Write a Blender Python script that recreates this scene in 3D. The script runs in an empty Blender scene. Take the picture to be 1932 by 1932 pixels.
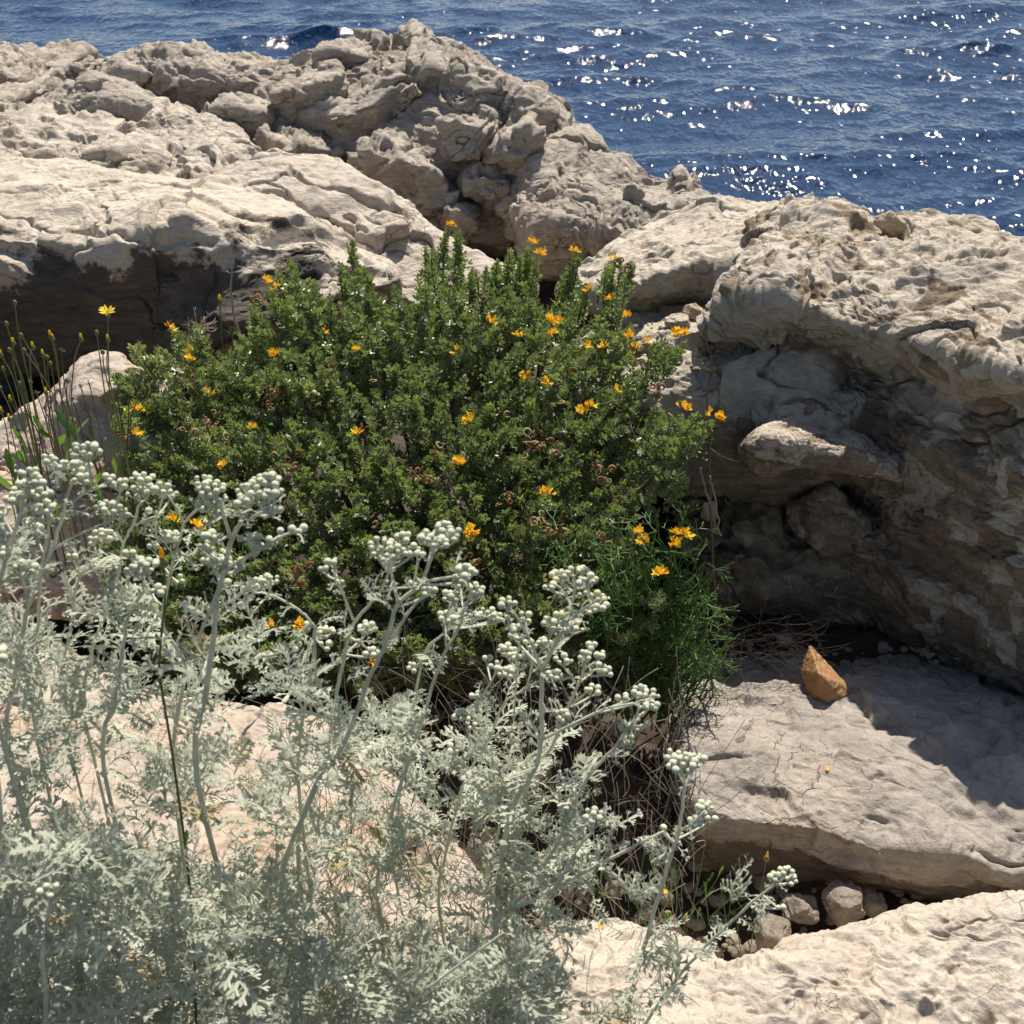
import bpy, math, random
import numpy as np
from mathutils import Vector, Matrix

rng = np.random.default_rng(7)
random.seed(7)
SC = bpy.context.scene
COL = SC.collection
F = 2072.0
PITCH = math.radians(33)
CP, SP = math.cos(PITCH), math.sin(PITCH)
CAM = np.array([0.0, 0.0, 7.0])
SUN_EL, SUN_AZ = math.radians(56), math.radians(13)

# ---------------------------------------------------------------- placing
def Q(x, y, h):
    """point seen at picture place (x, y) that lies h metres ahead of the camera"""
    a = (x - 966) / F; b = (966 - y) / F
    d = np.array([a, CP + b * SP, -SP + b * CP])
    return CAM + d * (h / d[1])

def depth(p):
    r = np.asarray(p) - CAM
    return r[1] * CP - r[2] * SP

# ---------------------------------------------------------------- noise
_p = np.random.default_rng(3).permutation(256).astype(np.int64)
PERM = np.concatenate([_p, _p, _p])
_g = np.random.default_rng(4).normal(size=(256, 3)); _g /= np.linalg.norm(_g, axis=1)[:, None]
GRAD = _g.astype(np.float32)
CELL = np.random.default_rng(5).random((256, 3)).astype(np.float32)
CELL2 = np.random.default_rng(6).normal(size=(256, 3)).astype(np.float32)

def _h(i, j, k, s):
    return PERM[PERM[PERM[(i + s) & 255] + (j & 255)] + (k & 255)]

def perlin(p, s=0):
    f = np.floor(p); i = f.astype(np.int64); t = (p - f).astype(np.float32)
    u = t * t * t * (t * (t * 6 - 15) + 10)
    r = np.zeros(len(p), np.float32)
    for a in (0, 1):
        wa = u[:, 0] if a else 1 - u[:, 0]
        for b in (0, 1):
            wb = u[:, 1] if b else 1 - u[:, 1]
            for c in (0, 1):
                wc = u[:, 2] if c else 1 - u[:, 2]
                g = GRAD[_h(i[:, 0] + a, i[:, 1] + b, i[:, 2] + c, s)]
                r += wa * wb * wc * (g[:, 0] * (t[:, 0] - a) + g[:, 1] * (t[:, 1] - b) + g[:, 2] * (t[:, 2] - c))
    return r * 1.6

def fbm(p, s=0, n=4, g=0.5):
    r = 0; a = 1
    for o in range(n):
        r = r + a * perlin(p * (2.03 ** o) + 7.3 * o, s + o); a *= g
    return r

def ridged(p, s=0, n=3):
    r = 0; a = 1
    for o in range(n):
        r = r + a * (1 - 2 * np.abs(perlin(p * (2.1 ** o) + 3.1 * o, s + o))); a *= .5
    return r

def worley(p, s=0, two=False):
    f = np.floor(p); i = f.astype(np.int64); t = (p - f).astype(np.float32)
    n = len(p)
    f1 = np.full(n, 9, np.float32); f2 = np.full(n, 9, np.float32)
    cid = np.zeros(n, np.int64); off = np.zeros((n, 3), np.float32); cid2 = np.zeros(n, np.int64); off2 = np.zeros((n, 3), np.float32)
    for a in (-1, 0, 1):
        for b in (-1, 0, 1):
            for c in (-1, 0, 1):
                h = _h(i[:, 0] + a, i[:, 1] + b, i[:, 2] + c, s)
                d = t - (CELL[h] + np.array([a, b, c], np.float32))
                q = np.einsum('ij,ij->i', d, d)
                m = q < f1
                if two:
                    m2 = (~m) & (q < f2)
                    cid2[m2] = h[m2]; off2[m2] = d[m2]; cid2[m] = cid[m]; off2[m] = off[m]
                f2 = np.where(m, f1, np.minimum(f2, q))
                cid[m] = h[m]; off[m] = d[m]; f1 = np.where(m, q, f1)
    if two: return np.sqrt(f1), np.sqrt(f2), cid, off, cid2, off2
    return np.sqrt(f1), np.sqrt(f2), cid, off

def chisel(p, s=0, k=.8, g=.55, hh=.35):
    """lowest of many tilted shallow bowls: broad planes that meet in sharp ridges"""
    f = np.floor(p); i = f.astype(np.int64); t = (p - f).astype(np.float32)
    best = np.full(len(p), 9, np.float32)
    for a in (-1, 0, 1):
        for b in (-1, 0, 1):
            for c in (-1, 0, 1):
                h = _h(i[:, 0] + a, i[:, 1] + b, i[:, 2] + c, s)
                d = t - (CELL[h] + np.array([a, b, c], np.float32))
                q = np.einsum('ij,ij->i', d, d) * k + np.einsum('ij,ij->i', d, CELL2[h]) * g + CELL[h][:, 1] * hh
                best = np.minimum(best, q)
    return best + .22

def rotm(ax, deg):
    return np.array(Matrix.Rotation(math.radians(deg), 3, ax))

# ---------------------------------------------------------------- mesh building
def mesh_from(name, V, faces, smooth=True, attrs=None, midx=None):
    """V (n,3); faces: list of int arrays of shape (m,3) or (m,4)"""
    me = bpy.data.meshes.new(name)
    V = np.asarray(V, np.float32)
    fs = [np.asarray(f, np.int32) for f in faces if len(f)]
    nl = sum(f.size for f in fs); nf = sum(len(f) for f in fs)
    me.vertices.add(len(V)); me.vertices.foreach_set('co', V.ravel())
    me.loops.add(nl); me.loops.foreach_set('vertex_index', np.concatenate([f.ravel() for f in fs]))
    tot = np.concatenate([np.full(len(f), f.shape[1], np.int32) for f in fs])
    st = np.concatenate([[0], np.cumsum(tot)[:-1]]).astype(np.int32)
    me.polygons.add(nf); me.polygons.foreach_set('loop_start', st)
    me.polygons.foreach_set('use_smooth', np.full(nf, smooth, bool))
    if midx is not None: me.polygons.foreach_set('material_index', np.asarray(midx, np.int32))
    me.update(calc_edges=True)
    for k, v in (attrs or {}).items():
        at = me.attributes.new(k, 'FLOAT', 'POINT'); at.data.foreach_set('value', np.asarray(v, np.float32))
    return me

class MB:
    """collects shapes for one mesh"""
    def __init__(s): s.V = []; s.Q = []; s.T = []; s.A = []; s.E = []; s.n = 0
    def add(s, V, q=None, t=None, var=0.5, edge=0.0):
        V = np.asarray(V, float)
        if q is not None and len(q): s.Q.append(np.asarray(q) + s.n)
        if t is not None and len(t): s.T.append(np.asarray(t) + s.n)
        s.V.append(V); s.A.append(np.broadcast_to(var, (len(V),))); s.E.append(np.broadcast_to(edge, (len(V),)))
        s.n += len(V)
    def tube(s, P, R, n=6, var=0.5, cap=True):
        P = np.asarray(P, float); R = np.broadcast_to(np.asarray(R, float), (len(P),))
        T = np.gradient(P, axis=0); T /= np.linalg.norm(T, axis=1)[:, None] + 1e-12
        ref = np.array([0.31, 0.2, 0.93]) if abs(T[0][2]) < .8 else np.array([1., 0.1, 0.])
        A = np.cross(T, ref); A /= np.linalg.norm(A, axis=1)[:, None] + 1e-12
        B = np.cross(T, A)
        an = np.arange(n) * 2 * math.pi / n
        V = P[:, None] + R[:, None, None] * (np.cos(an)[None, :, None] * A[:, None] + np.sin(an)[None, :, None] * B[:, None])
        m = len(P); i = np.arange(m - 1)[:, None] * n; j = np.arange(n)[None]
        q = np.stack([i + j, i + (j + 1) % n, i + n + (j + 1) % n, i + n + j], -1).reshape(-1, 4)
        V = V.reshape(-1, 3); t = []
        if cap:
            V = np.vstack([V, P[-1] + T[-1] * R[-1]]); e = (m - 1) * n
            t = [[e + k, e + (k + 1) % n, m * n] for k in range(n)]
        s.add(V, q, t, var)
    def inst(s, T, R, P, S, var=0.5):
        """T=(V, quads, tris, edge) template; R (N,3,3) columns = axes; P (N,3); S (N,)"""
        V, q, t, e = T; N = len(P); k = len(V)
        W = np.einsum('nij,kj->nki', R, V) * np.asarray(S)[:, None, None] + np.asarray(P)[:, None]
        o = (np.arange(N) * k)[:, None, None]
        qq = (np.asarray(q)[None] + o).reshape(-1, 4) if len(q) else None
        tt = (np.asarray(t)[None] + o).reshape(-1, 3) if len(t) else None
        va = np.repeat(np.broadcast_to(var, (N,)), k)
        s.add(W.reshape(-1, 3), qq, tt, va, np.tile(e, N))
    def build(s, name, mat, parent=None, base=None, smooth=True):
        V = np.vstack(s.V)
        fs = []
        if s.Q: fs.append(np.vstack(s.Q))
        if s.T: fs.append(np.vstack(s.T))
        off = np.zeros(3) if base is None else np.asarray(base)
        if parent is not None: off = np.array(WORLD[parent.name])
        me = mesh_from(name, V - off, fs, smooth, {'var': np.concatenate(s.A), 'edge': np.concatenate(s.E)})
        me.materials.append(mat)
        o = bpy.data.objects.new(name, me); COL.objects.link(o)
        WORLD[o.name] = off
        if parent is not None: o.parent = parent
        elif base is not None: o.location = base
        return o

WORLD = {}
def thing(name, base, label, cat, group=None):
    o = bpy.data.objects.new(name, None); COL.objects.link(o); o.location = base
    WORLD[o.name] = np.array(base, float); o.empty_display_size = .1
    return tag(o, label, cat, group)
def tag(o, label=None, cat=None, group=None, kind=None):
    if label: o['label'] = label
    if cat: o['category'] = cat
    if group: o['group'] = group
    if kind: o['kind'] = kind
    return o

def frames(D, N):
    """axes: y along D, z near N"""
    D = D / (np.linalg.norm(D, axis=1)[:, None] + 1e-9)
    X = np.cross(D, N); X /= np.linalg.norm(X, axis=1)[:, None] + 1e-9
    Z = np.cross(X, D)
    return np.stack([X, D, Z], -1)

# ---------------------------------------------------------------- materials
def newmat(name):
    m = bpy.data.materials.new(name); m.use_nodes = True
    nt = m.node_tree; nt.nodes.clear()
    return m, nt, nt.nodes, nt.links
def node(nt, t, **k):
    n = nt.nodes.new(t)
    for a, b in k.items():
        if a.startswith('i_'):
            key = a[2:].replace('_', ' ')
            n.inputs[key].default_value = b
        else: setattr(n, a, b)
    return n
def noise(nt, co, scale, detail=6, rough=.6, dist=0):
    n = node(nt, 'ShaderNodeTexNoise'); n.inputs['Scale'].default_value = scale
    n.inputs['Detail'].default_value = detail; n.inputs['Roughness'].default_value = rough
    n.inputs['Distortion'].default_value = dist
    nt.links.new(co, n.inputs['Vector']); return n.outputs['Fac']
def ramp(nt, fac, stops, interp='LINEAR'):
    r = node(nt, 'ShaderNodeValToRGB'); cr = r.color_ramp; cr.interpolation = interp
    while len(cr.elements) < len(stops): cr.elements.new(.5)
    for e, (p, c) in zip(cr.elements, stops):
        e.position = p; e.color = (c, c, c, 1) if isinstance(c, (int, float)) else (*c, 1)
    nt.links.new(fac, r.inputs['Fac']); return r.outputs['Color']
def mixc(nt, fac, a, b, mode='MIX'):
    m = node(nt, 'ShaderNodeMix', data_type='RGBA', blend_type=mode)
    for s, v in ((m.inputs[0], fac), (m.inputs[6], a), (m.inputs[7], b)):
        if hasattr(v, 'links'): nt.links.new(v, s)
        elif isinstance(v, (int, float)): s.default_value = v
        else: s.default_value = (*v, 1)
    return m.outputs[2]
def mth(nt, op, a, b=None):
    m = node(nt, 'ShaderNodeMath', operation=op)
    for s, v in ((m.inputs[0], a), (m.inputs[1], b)):
        if v is None: continue
        if hasattr(v, 'links'): nt.links.new(v, s)
        else: s.default_value = v
    return m.outputs[0]

def rock_mat(name, pale, grey, ochre, scale=1.0, bump=1.0, stain_shade=None, tilt=(0, 0, 0), ochre_amt=.35, rough=.9, cracks=1.0):
    m, nt, N, L = newmat(name)
    tc = node(nt, 'ShaderNodeTexCoord'); co = tc.outputs['Object']
    mp = node(nt, 'ShaderNodeMapping'); L.new(co, mp.inputs['Vector'])
    mp.inputs['Rotation'].default_value = [math.radians(a) for a in tilt]
    mp.inputs['Scale'].default_value = (1, 1, 3.2)
    st = mp.outputs['Vector']
    big = noise(nt, co, 5 * scale, 5, .6)
    mid = noise(nt, st, 22 * scale, 8, .68)
    fine = noise(nt, co, 130 * scale, 5, .7)
    c = mixc(nt, ramp(nt, big, [(.38, 0), (.62, 1)]), pale, grey)
    c = mixc(nt, ramp(nt, mid, [(.42, 0), (.70, .7)]), c, [v * .62 for v in grey])
    oc = noise(nt, co, 3.1 * scale, 4, .55, .6)
    c = mixc(nt, ramp(nt, oc, [(.52, 0), (.72, ochre_amt)]), c, ochre)
    c = mixc(nt, ramp(nt, fine, [(.3, .32), (.55, 0)]), c, [v * .35 for v in grey])
    if stain_shade:
        g = node(nt, 'ShaderNodeAttribute', attribute_name='stain_shade').outputs['Fac']
        sn = noise(nt, co, 16, 8, .7)
        f = mth(nt, 'ADD', g, mth(nt, 'MULTIPLY', mth(nt, 'SUBTRACT', sn, .5), 1.5))
        f = ramp(nt, f, [(.46, 0), (.6, stain_shade[1])])
        sc_ = stain_shade[0]
        if len(stain_shade) > 2: sc_ = mixc(nt, ramp(nt, noise(nt, st, 11, 8, .72, .4), [(.42, 0), (.66, 1)]), stain_shade[0], stain_shade[2])
        c = mixc(nt, f, c, sc_)
    dn = node(nt, 'ShaderNodeTexNoise'); dn.inputs['Scale'].default_value = 9 * scale; dn.inputs['Detail'].default_value = 4; L.new(co, dn.inputs['Vector'])
    va = node(nt, 'ShaderNodeVectorMath', operation='SCALE'); va.inputs['Scale'].default_value = .07 / scale; L.new(dn.outputs['Color'], va.inputs[0])
    vb = node(nt, 'ShaderNodeVectorMath', operation='ADD'); L.new(st, vb.inputs[0]); L.new(va.outputs[0], vb.inputs[1])
    lines = None
    for sc2, wd, th in ((7 * scale, .014, .52),):
        vo = node(nt, 'ShaderNodeTexVoronoi', feature='DISTANCE_TO_EDGE'); vo.inputs['Scale'].default_value = sc2; L.new(vb.outputs[0], vo.inputs['Vector'])
        ln = ramp(nt, vo.outputs['Distance'], [(0, 1), (wd, 0)])
        mk_ = ramp(nt, noise(nt, co, sc2 * .45, 3, .6), [(th, 0), (th + .12, 1)])
        l_ = mth(nt, 'MULTIPLY', ln, mk_)
        lines = l_ if lines is None else mth(nt, 'MAXIMUM', lines, l_)
    c = mixc(nt, mth(nt, 'MULTIPLY', lines,   .5 * cracks), c, [v * .25 for v in grey])
    hb = mth(nt, 'SUBTRACT', mid, mth(nt, 'MULTIPLY', lines, .5 * cracks))
    b1 = node(nt, 'ShaderNodeBump'); b1.inputs['Strength'].default_value = 1; b1.inputs['Distance'].default_value = .014 * bump / scale
    L.new(hb, b1.inputs['Height'])
    b2 = node(nt, 'ShaderNodeBump'); b2.inputs['Strength'].default_value = .8; b2.inputs['Distance'].default_value = .0030 * bump / scale
    L.new(fine, b2.inputs['Height']); L.new(b1.outputs[0], b2.inputs['Normal'])
    p = node(nt, 'ShaderNodeBsdfPrincipled'); p.inputs['Roughness'].default_value = rough
    p.inputs['Specular IOR Level'].default_value = .25
    L.new(c, p.inputs['Base Color']); L.new(b2.outputs[0], p.inputs['Normal'])
    o = node(nt, 'ShaderNodeOutputMaterial'); L.new(p.outputs[0], o.inputs[0])
    return m

def leaf_mat(name, stops, edge_col=None, edge_amt=0, trans=.35, trans_col=(.2, .3, .04), rough=.55, spec=.3, bump=0):
    m, nt, N, L = newmat(name)
    v = node(nt, 'ShaderNodeAttribute', attribute_name='var').outputs['Fac']
    c = ramp(nt, v, stops)
    tc = node(nt, 'ShaderNodeTexCoord')
    nz = noise(nt, tc.outputs['Object'], 60, 3, .6)
    c = mixc(nt, ramp(nt, nz, [(.35, .35), (.6, 0)]), c, (.5, .5, .5), 'MULTIPLY')
    if edge_col:
        e = node(nt, 'ShaderNodeAttribute', attribute_name='edge').outputs['Fac']
        c = mixc(nt, mth(nt, 'MULTIPLY', mth(nt, 'POWER', e, 3.0), edge_amt), c, edge_col)
    p = node(nt, 'ShaderNodeBsdfPrincipled'); p.inputs['Roughness'].default_value = rough
    p.inputs['Specular IOR Level'].default_value = spec
    L.new(c, p.inputs['Base Color'])
    if bump:
        bn = node(nt, 'ShaderNodeBump'); bn.inputs['Distance'].default_value = bump
        L.new(noise(nt, tc.outputs['Object'], 900, 3, .6), bn.inputs['Height']); L.new(bn.outputs[0], p.inputs['Normal'])
    out = node(nt, 'ShaderNodeOutputMaterial')
    if trans:
        t = node(nt, 'ShaderNodeBsdfTranslucent')
        L.new(mixc(nt, .6, c, trans_col), t.inputs['Color'])
        mx = node(nt, 'ShaderNodeMixShader'); mx.inputs[0].default_value = trans
        L.new(p.outputs[0], mx.inputs[1]); L.new(t.outputs[0], mx.inputs[2]); L.new(mx.outputs[0], out.inputs[0])
    else: L.new(p.outputs[0], out.inputs[0])
    return m

M_CRAG = rock_mat('weathered_grey_limestone', (.54, .47, .385), (.43, .37, .305), (.47, .36, .24), 1.0, 1.3, tilt=(0, 25, 0), ochre_amt=.25)
M_PALE = rock_mat('pale_limestone', (.62, .54, .44), (.51, .44, .36), (.52, .37, .22), 1.3, 1.1, tilt=(0, 8, 0), ochre_amt=.3)
M_BOULDER = rock_mat('pale_limestone_dark_front', (.63, .55, .44), (.56, .48, .38), (.52, .38, .23), 1.2, 1.0, stain_shade=((.05, .042, .036), .93, (.12, .10, .082)), ochre_amt=.45)
M_RIGHT = rock_mat('pitted_limestone', (.60, .525, .42), (.50, .43, .345), (.50, .37, .23), 1.7, 1.0, stain_shade=((.145, .10, .062), .85, (.36, .275, .185)), ochre_amt=.4)
M_SLAB = rock_mat('smooth_slab_limestone', (.44, .385, .33), (.32, .28, .24), (.42, .32, .22), 1.8, .9, stain_shade=((.11, .09, .07), .9, (.2, .165, .13)), tilt=(0, -20, 30), ochre_amt=.35)  # the two dark browns are shade painted onto the front lip
M_NEAR = rock_mat('near_cream_limestone', (.60, .52, .425), (.53, .45, .365), (.57, .40, .27), 2.4, .8, tilt=(0, 10, 0), ochre_amt=.4)
M_NEARL = rock_mat('near_pink_limestone', (.57, .475, .38), (.49, .40, .32), (.56, .34, .2), 2.2, .9, ochre_amt=.7)
M_OCHRE = rock_mat('ochre_stone', (.46, .26, .12), (.38, .20, .09), (.27, .12, .05), 5, .8, ochre_amt=.7)
M_TAN = rock_mat('tan_stone', (.45, .36, .24), (.38, .30, .2), (.5, .34, .15), 5, .5)
M_STONE = rock_mat('crevice_stone', (.30, .25, .20), (.20, .165, .13), (.4, .29, .18), 5, .5)

# ---------------------------------------------------------------- rock shapes
def crw(t, n, cyc):
    """Catmull-Rom / linear blend weights: rows len(t), cols n"""
    W = np.zeros((len(t), n)); i = np.floor(t).astype(int); f = t - i
    K = .6
    for r, (a, u) in enumerate(zip(i, f)):
        w = K * np.array([-.5 * u ** 3 + u * u - .5 * u, 1.5 * u ** 3 - 2.5 * u * u + 1, -1.5 * u ** 3 + 2 * u * u + .5 * u, .5 * u ** 3 - .5 * u * u])
        w += (1 - K) * np.array([0, 1 - u, u, 0])
        for k in range(4):
            j = a - 1 + k
            j = j % n if cyc else min(max(j, 0), n - 1)
            W[r, j] += w[k]
    return W

def loft(rows, thick=.5, drop=.4, px=2.2, side=.12, under=.5):
    px = px * 1.25
    """closed rock from rows (crest to foot) of (x, y, ahead)"""
    A = np.array([[Q(*p) for p in r] for r in rows])       # R,M,3
    R, M = A.shape[:2]
    up = np.array([0, 0, 1.0]); bk = np.array([0, 1.0, 0])
    sl = ((CAM[2] - A[0][:, 2]) / A[0][:, 1])[:, None]
    b1 = A[0] + bk * thick * .45 - up * (thick * .45 * sl + .05)
    b2 = A[0] + bk * thick - up * (np.maximum(drop, thick * sl + .15))
    un = A[-1] + bk * thick * under - up * .08
    G = np.concatenate([[b1], A, [un], [b2]], 0)             # cyclic
    cen = G.mean(0)
    def endcol(c, nb, s):
        out = []
        for k, sh in ((.82, .5), (.45, .9), (0.001, 1.0)):
            out.append(cen[c] + (G[:, c] - cen[c]) * k + np.array([s * side * sh, 0, 0]))
        return out
    Lc = endcol(0, 1, -1)[::-1]; Rc = endcol(M - 1, M - 2, 1)
    G = np.concatenate([np.stack(Lc, 1), G, np.stack(Rc, 1)], 1)
    n0, m0 = G.shape[:2]
    # density by projected length
    def dens(i, j, axis):
        a = G[i]; return a
    tv = []
    for r in range(n0):
        a, b = G[r], G[(r + 1) % n0]
        L = np.linalg.norm(b - a, axis=1).max() / max(depth(a[m0 // 2]), .3) * F
        vis = 0 <= r <= R + 0
        k = max(3, int(L / px)) if vis else 8
        if not vis: k = min(k, 14)
        tv += list(r + np.arange(k) / k)
    tu = []
    for c in range(m0 - 1):
        a, b = G[:, c], G[:, c + 1]
        L = np.linalg.norm(b - a, axis=1)[1:R + 1].mean() / max(depth(G[1, c]), .3) * F
        k = max(3, int(L / px)); tu += list(c + np.arange(k) / k)
    tu.append(m0 - 1.0)
    Wv = crw(np.array(tv), n0, True); Wu = crw(np.array(tu), m0, False)
    V = np.einsum('ij,jkc->ikc', Wv, G); V = np.einsum('lk,ikc->ilc', Wu, V)
    n, m = V.shape[:2]
    i = np.arange(n)[:, None]; j = np.arange(m - 1)[None]
    q = np.stack([i * m + j, ((i + 1) % n) * m + j, ((i + 1) % n) * m + j + 1, i * m + j + 1], -1).reshape(-1, 4)
    return V.reshape(-1, 3), q

_ico = {}
def ico(level):
    if level not in _ico:
        import bmesh
        bm = bmesh.new(); bmesh.ops.create_icosphere(bm, subdivisions=level, radius=1)
        V = np.array([v.co[:] for v in bm.verts]); T = np.array([[v.index for v in f.verts] for f in bm.faces]); bm.free()
        _ico[level] = (V, T)
    return _ico[level]

def block(c, rad, rot=(0, 0, 0), seed=0, planes=13, level=6, soft=14, hmin=.72):
    """faceted convex boulder"""
    V, T = ico(level); r = np.random.default_rng(seed)
    n = r.normal(size=(planes, 3)); n /= np.linalg.norm(n, axis=1)[:, None]
    n = np.vstack([n, np.eye(3), -np.eye(3)])
    h = r.uniform(hmin, 1.0, len(n))
    d = V @ n.T / h
    s = np.log(np.exp(soft * d).sum(1)) / soft
    W = V / s[:, None] * np.array(rad)
    Rm = rotm('Z', rot[2]) @ rotm('Y', rot[1]) @ rotm('X', rot[0])
    return W @ Rm.T + np.asarray(c), T

def normals(V, q):
    a = V[q[:, 0]]; b = V[q[:, 1]]; c = V[q[:, 2]]
    fn = np.cross(b - a, c - a) if q.shape[1] == 3 else np.cross(c - a, V[q[:, 3]] - b)
    N = np.zeros_like(V)
    for k in range(q.shape[1]):
        for ax in range(3): N[:, ax] += np.bincount(q[:, k], fn[:, ax], len(V))
    N /= np.linalg.norm(N, axis=1)[:, None] + 1e-12
    if ((V - V.mean(0)) * N).sum() < 0: N = -N
    return N

def displace(V, q, seed, size=.3, facet=.06, facet2=.02, tilt=(0, 0), flat=2.0, rough=.02, strata=.0, sfreq=18,
             pits=0, psize=.03, pmask=.0, pitfn=None, ledge=None, facet3=None, slit=None, crack=.0, csize=.35, fine=.004, fsize=.03):
    if facet3 is None: facet3 = 0
    N = normals(V, q)
    B = rotm('Y', tilt[0]) @ rotm('X', tilt[1])
    P = V.astype(np.float64)
    P = P + size * np.stack([.24 * perlin(P / size, seed + k) + .10 * perlin(P * 3.1 / size, seed + 30 + k) + .045 * perlin(P * 8.7 / size, seed + 60 + k) for k in (1, 2, 3)], 1)
    m1 = np.clip(.55 + 1.6 * perlin(P / (size * 1.7), seed + 23), .12, 1)
    b = (P @ B) * np.array([1, 1, flat])
    d = np.zeros(len(V), np.float32)
    def fac(k, sd, a, c, ch):
        f1, f2, cid, off, cid2, off2 = worley(b * k + sd * 3.7, sd, True)
        r1 = CELL2[cid]; r2 = CELL2[cid2]
        d1 = np.einsum('ij,ij->i', off, r1) * a + r1[:, ch] * c; d2 = np.einsum('ij,ij->i', off2, r2) * a + r2[:, ch] * c
        w = .5 * np.clip(1 - (f2 - f1) / .06, 0, 1)
        return d1 * (1 - w) + d2 * w, f1, f2
    dd, f1, f2 = fac(1 / size, seed, .75, .22, 0)
    d += facet * (.55 * dd + .9 * chisel(b * (.8 / size) + seed * 1.9, seed + 31))
    if crack: d -= crack * np.clip(perlin(P / (size * 1.6), seed + 22) * 4 - .1, 0, 1) * np.exp(-((f2 - f1) / .022) ** 2)
    dd = chisel(b / (size * .33) + seed, seed + 11)
    d += m1 * facet2 * 1.25 * dd
    if facet3: d += facet3 * np.clip(.3 + 2.2 * perlin(P / (size * .7), seed + 52), 0, 1.2) * chisel(b / (size * .13) + seed, seed + 51)
    if ledge:
        for fr, am, sd in ((ledge[1], ledge[0], 70), (ledge[1] * 2.7, ledge[0] * .5, 71)):
            z_ = (P @ rotm('Y', ledge[2]) @ rotm('X', ledge[3]))
            t = z_[:, 2] * fr + .55 * perlin(P * fr * .22, seed + sd) + .18 * perlin(P * fr * .8, seed + sd + 2)
            ly = np.floor(t).astype(np.int64); u = t - ly
            am_ = .35 + CELL[(ly * 37 + seed) & 255][:, 0]
            mk = np.clip(.6 + 1.5 * perlin(z_ * np.array([1, 1, 2.5]) * fr * .3, seed + sd + 4), .05, 1)
            d += am * am_ * mk * (np.where(u < .91, u / .91, (1 - u) / .09) - .5)
    if crack:
        f1, f2, _a, _b = worley(b / (size * .5) + seed, seed + 12)
        m = np.clip(perlin(P / (size * 1.3), seed + 21) * 4 - .7, 0, 1)
        d -= crack * .35 * m * np.exp(-((f2 - f1) / .04) ** 2)
    d += rough * fbm(P / (size * .8), seed + 5, 4, .5)
    d += rough * .35 * ridged(b / (size * .3), seed + 6, 3)
    if slit:
        sl_ = P @ rotm('Y', slit[1]) @ rotm('X', slit[2])
        for fr, w_, sd in ((slit[3], .045, 81), (slit[3] * 2.2, .06, 83)):
            n_ = perlin(sl_ * np.array([fr * .22, fr * .22, fr * 1.25]), seed + sd)
            m_ = np.clip(perlin(sl_ * np.array([fr * .5, fr * .5, fr * .7]), seed + sd + 1) * 6 - 1.0, 0, 1) * np.clip(.7 + 2 * perlin(P / (size * 1.2), seed + sd + 5), .0, 1)
            d -= slit[0] * (1 if fr == slit[3] else .6) * m_ * np.exp(-(n_ / w_) ** 2)
    if strata:
        sb = b.copy(); sb[:, 2] = sb[:, 2] / flat * sfreq; sb[:, :2] *= sfreq * .14
        s1 = perlin(sb, seed + 8) + .5 * perlin(sb * 2.3, seed + 9)
        m = np.clip(.55 + 1.3 * perlin(P / (size * 1.5), seed + 10), 0, 1)
        d += strata * m * np.clip(s1 * 2.2, -1, .55)
    if pits:
        f1, f2, cid, off = worley(P * np.array([1, 1, 1.5]) / psize, seed + 13)
        m = np.clip(perlin(P / (size * 1.1), seed + 14) * 2.2 + pmask, 0, 1)
        if pitfn: m = m * pitfn(V)
        d -= pits * m * np.clip(1 - f1 / .52, 0, 1) ** .8 * (.3 + CELL[cid][:, 0])
    d += fine * fbm(P / fsize, seed + 17, 3, .55)
    return V + N * d[:, None]

def rock(name, label, pieces, mat, cat='rock', stain_shade=None, group=None, kind=None):
    Vs, Qs, Ts, n = [], [], [], 0
    for V, q in pieces:
        Vs.append(V)
        (Qs if q.shape[1] == 4 else Ts).append(q + n); n += len(V)
    V = np.vstack(Vs)
    base = np.array([V[:, 0].mean(), V[:, 1].mean(), V[:, 2].min()])
    at = {}
    if stain_shade is not None: at['stain_shade'] = stain_shade(V)
    fs = ([np.vstack(Qs)] if Qs else []) + ([np.vstack(Ts)] if Ts else [])
    me = mesh_from(name, V - base, fs, cat != 'stone', at); me.materials.append(mat)
    o = bpy.data.objects.new(name, me); COL.objects.link(o); o.location = base
    return tag(o, label, cat, group, kind)

def rowz(xs, ys, hs):
    if not hasattr(xs, '__len__'): xs = [xs] * len(ys)
    if not hasattr(ys, '__len__'): ys = [ys] * len(xs)
    if not hasattr(hs, '__len__'): hs = [hs] * len(xs)
    return list(zip(xs, ys, hs))

def qblock(x, y, h, pw, ph, thick=None, rot=(0, 0, 0), seed=0, level=6, planes=13, **k):
    c = Q(x, y, h); D = depth(c); w = pw * D / F; hh = ph * D / F
    V, T = block(c, (w, thick if thick else (w + hh) * .6, hh), rot, seed, 7, level, 36, .55)
    return displace(V, T, seed, **k), T

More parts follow.
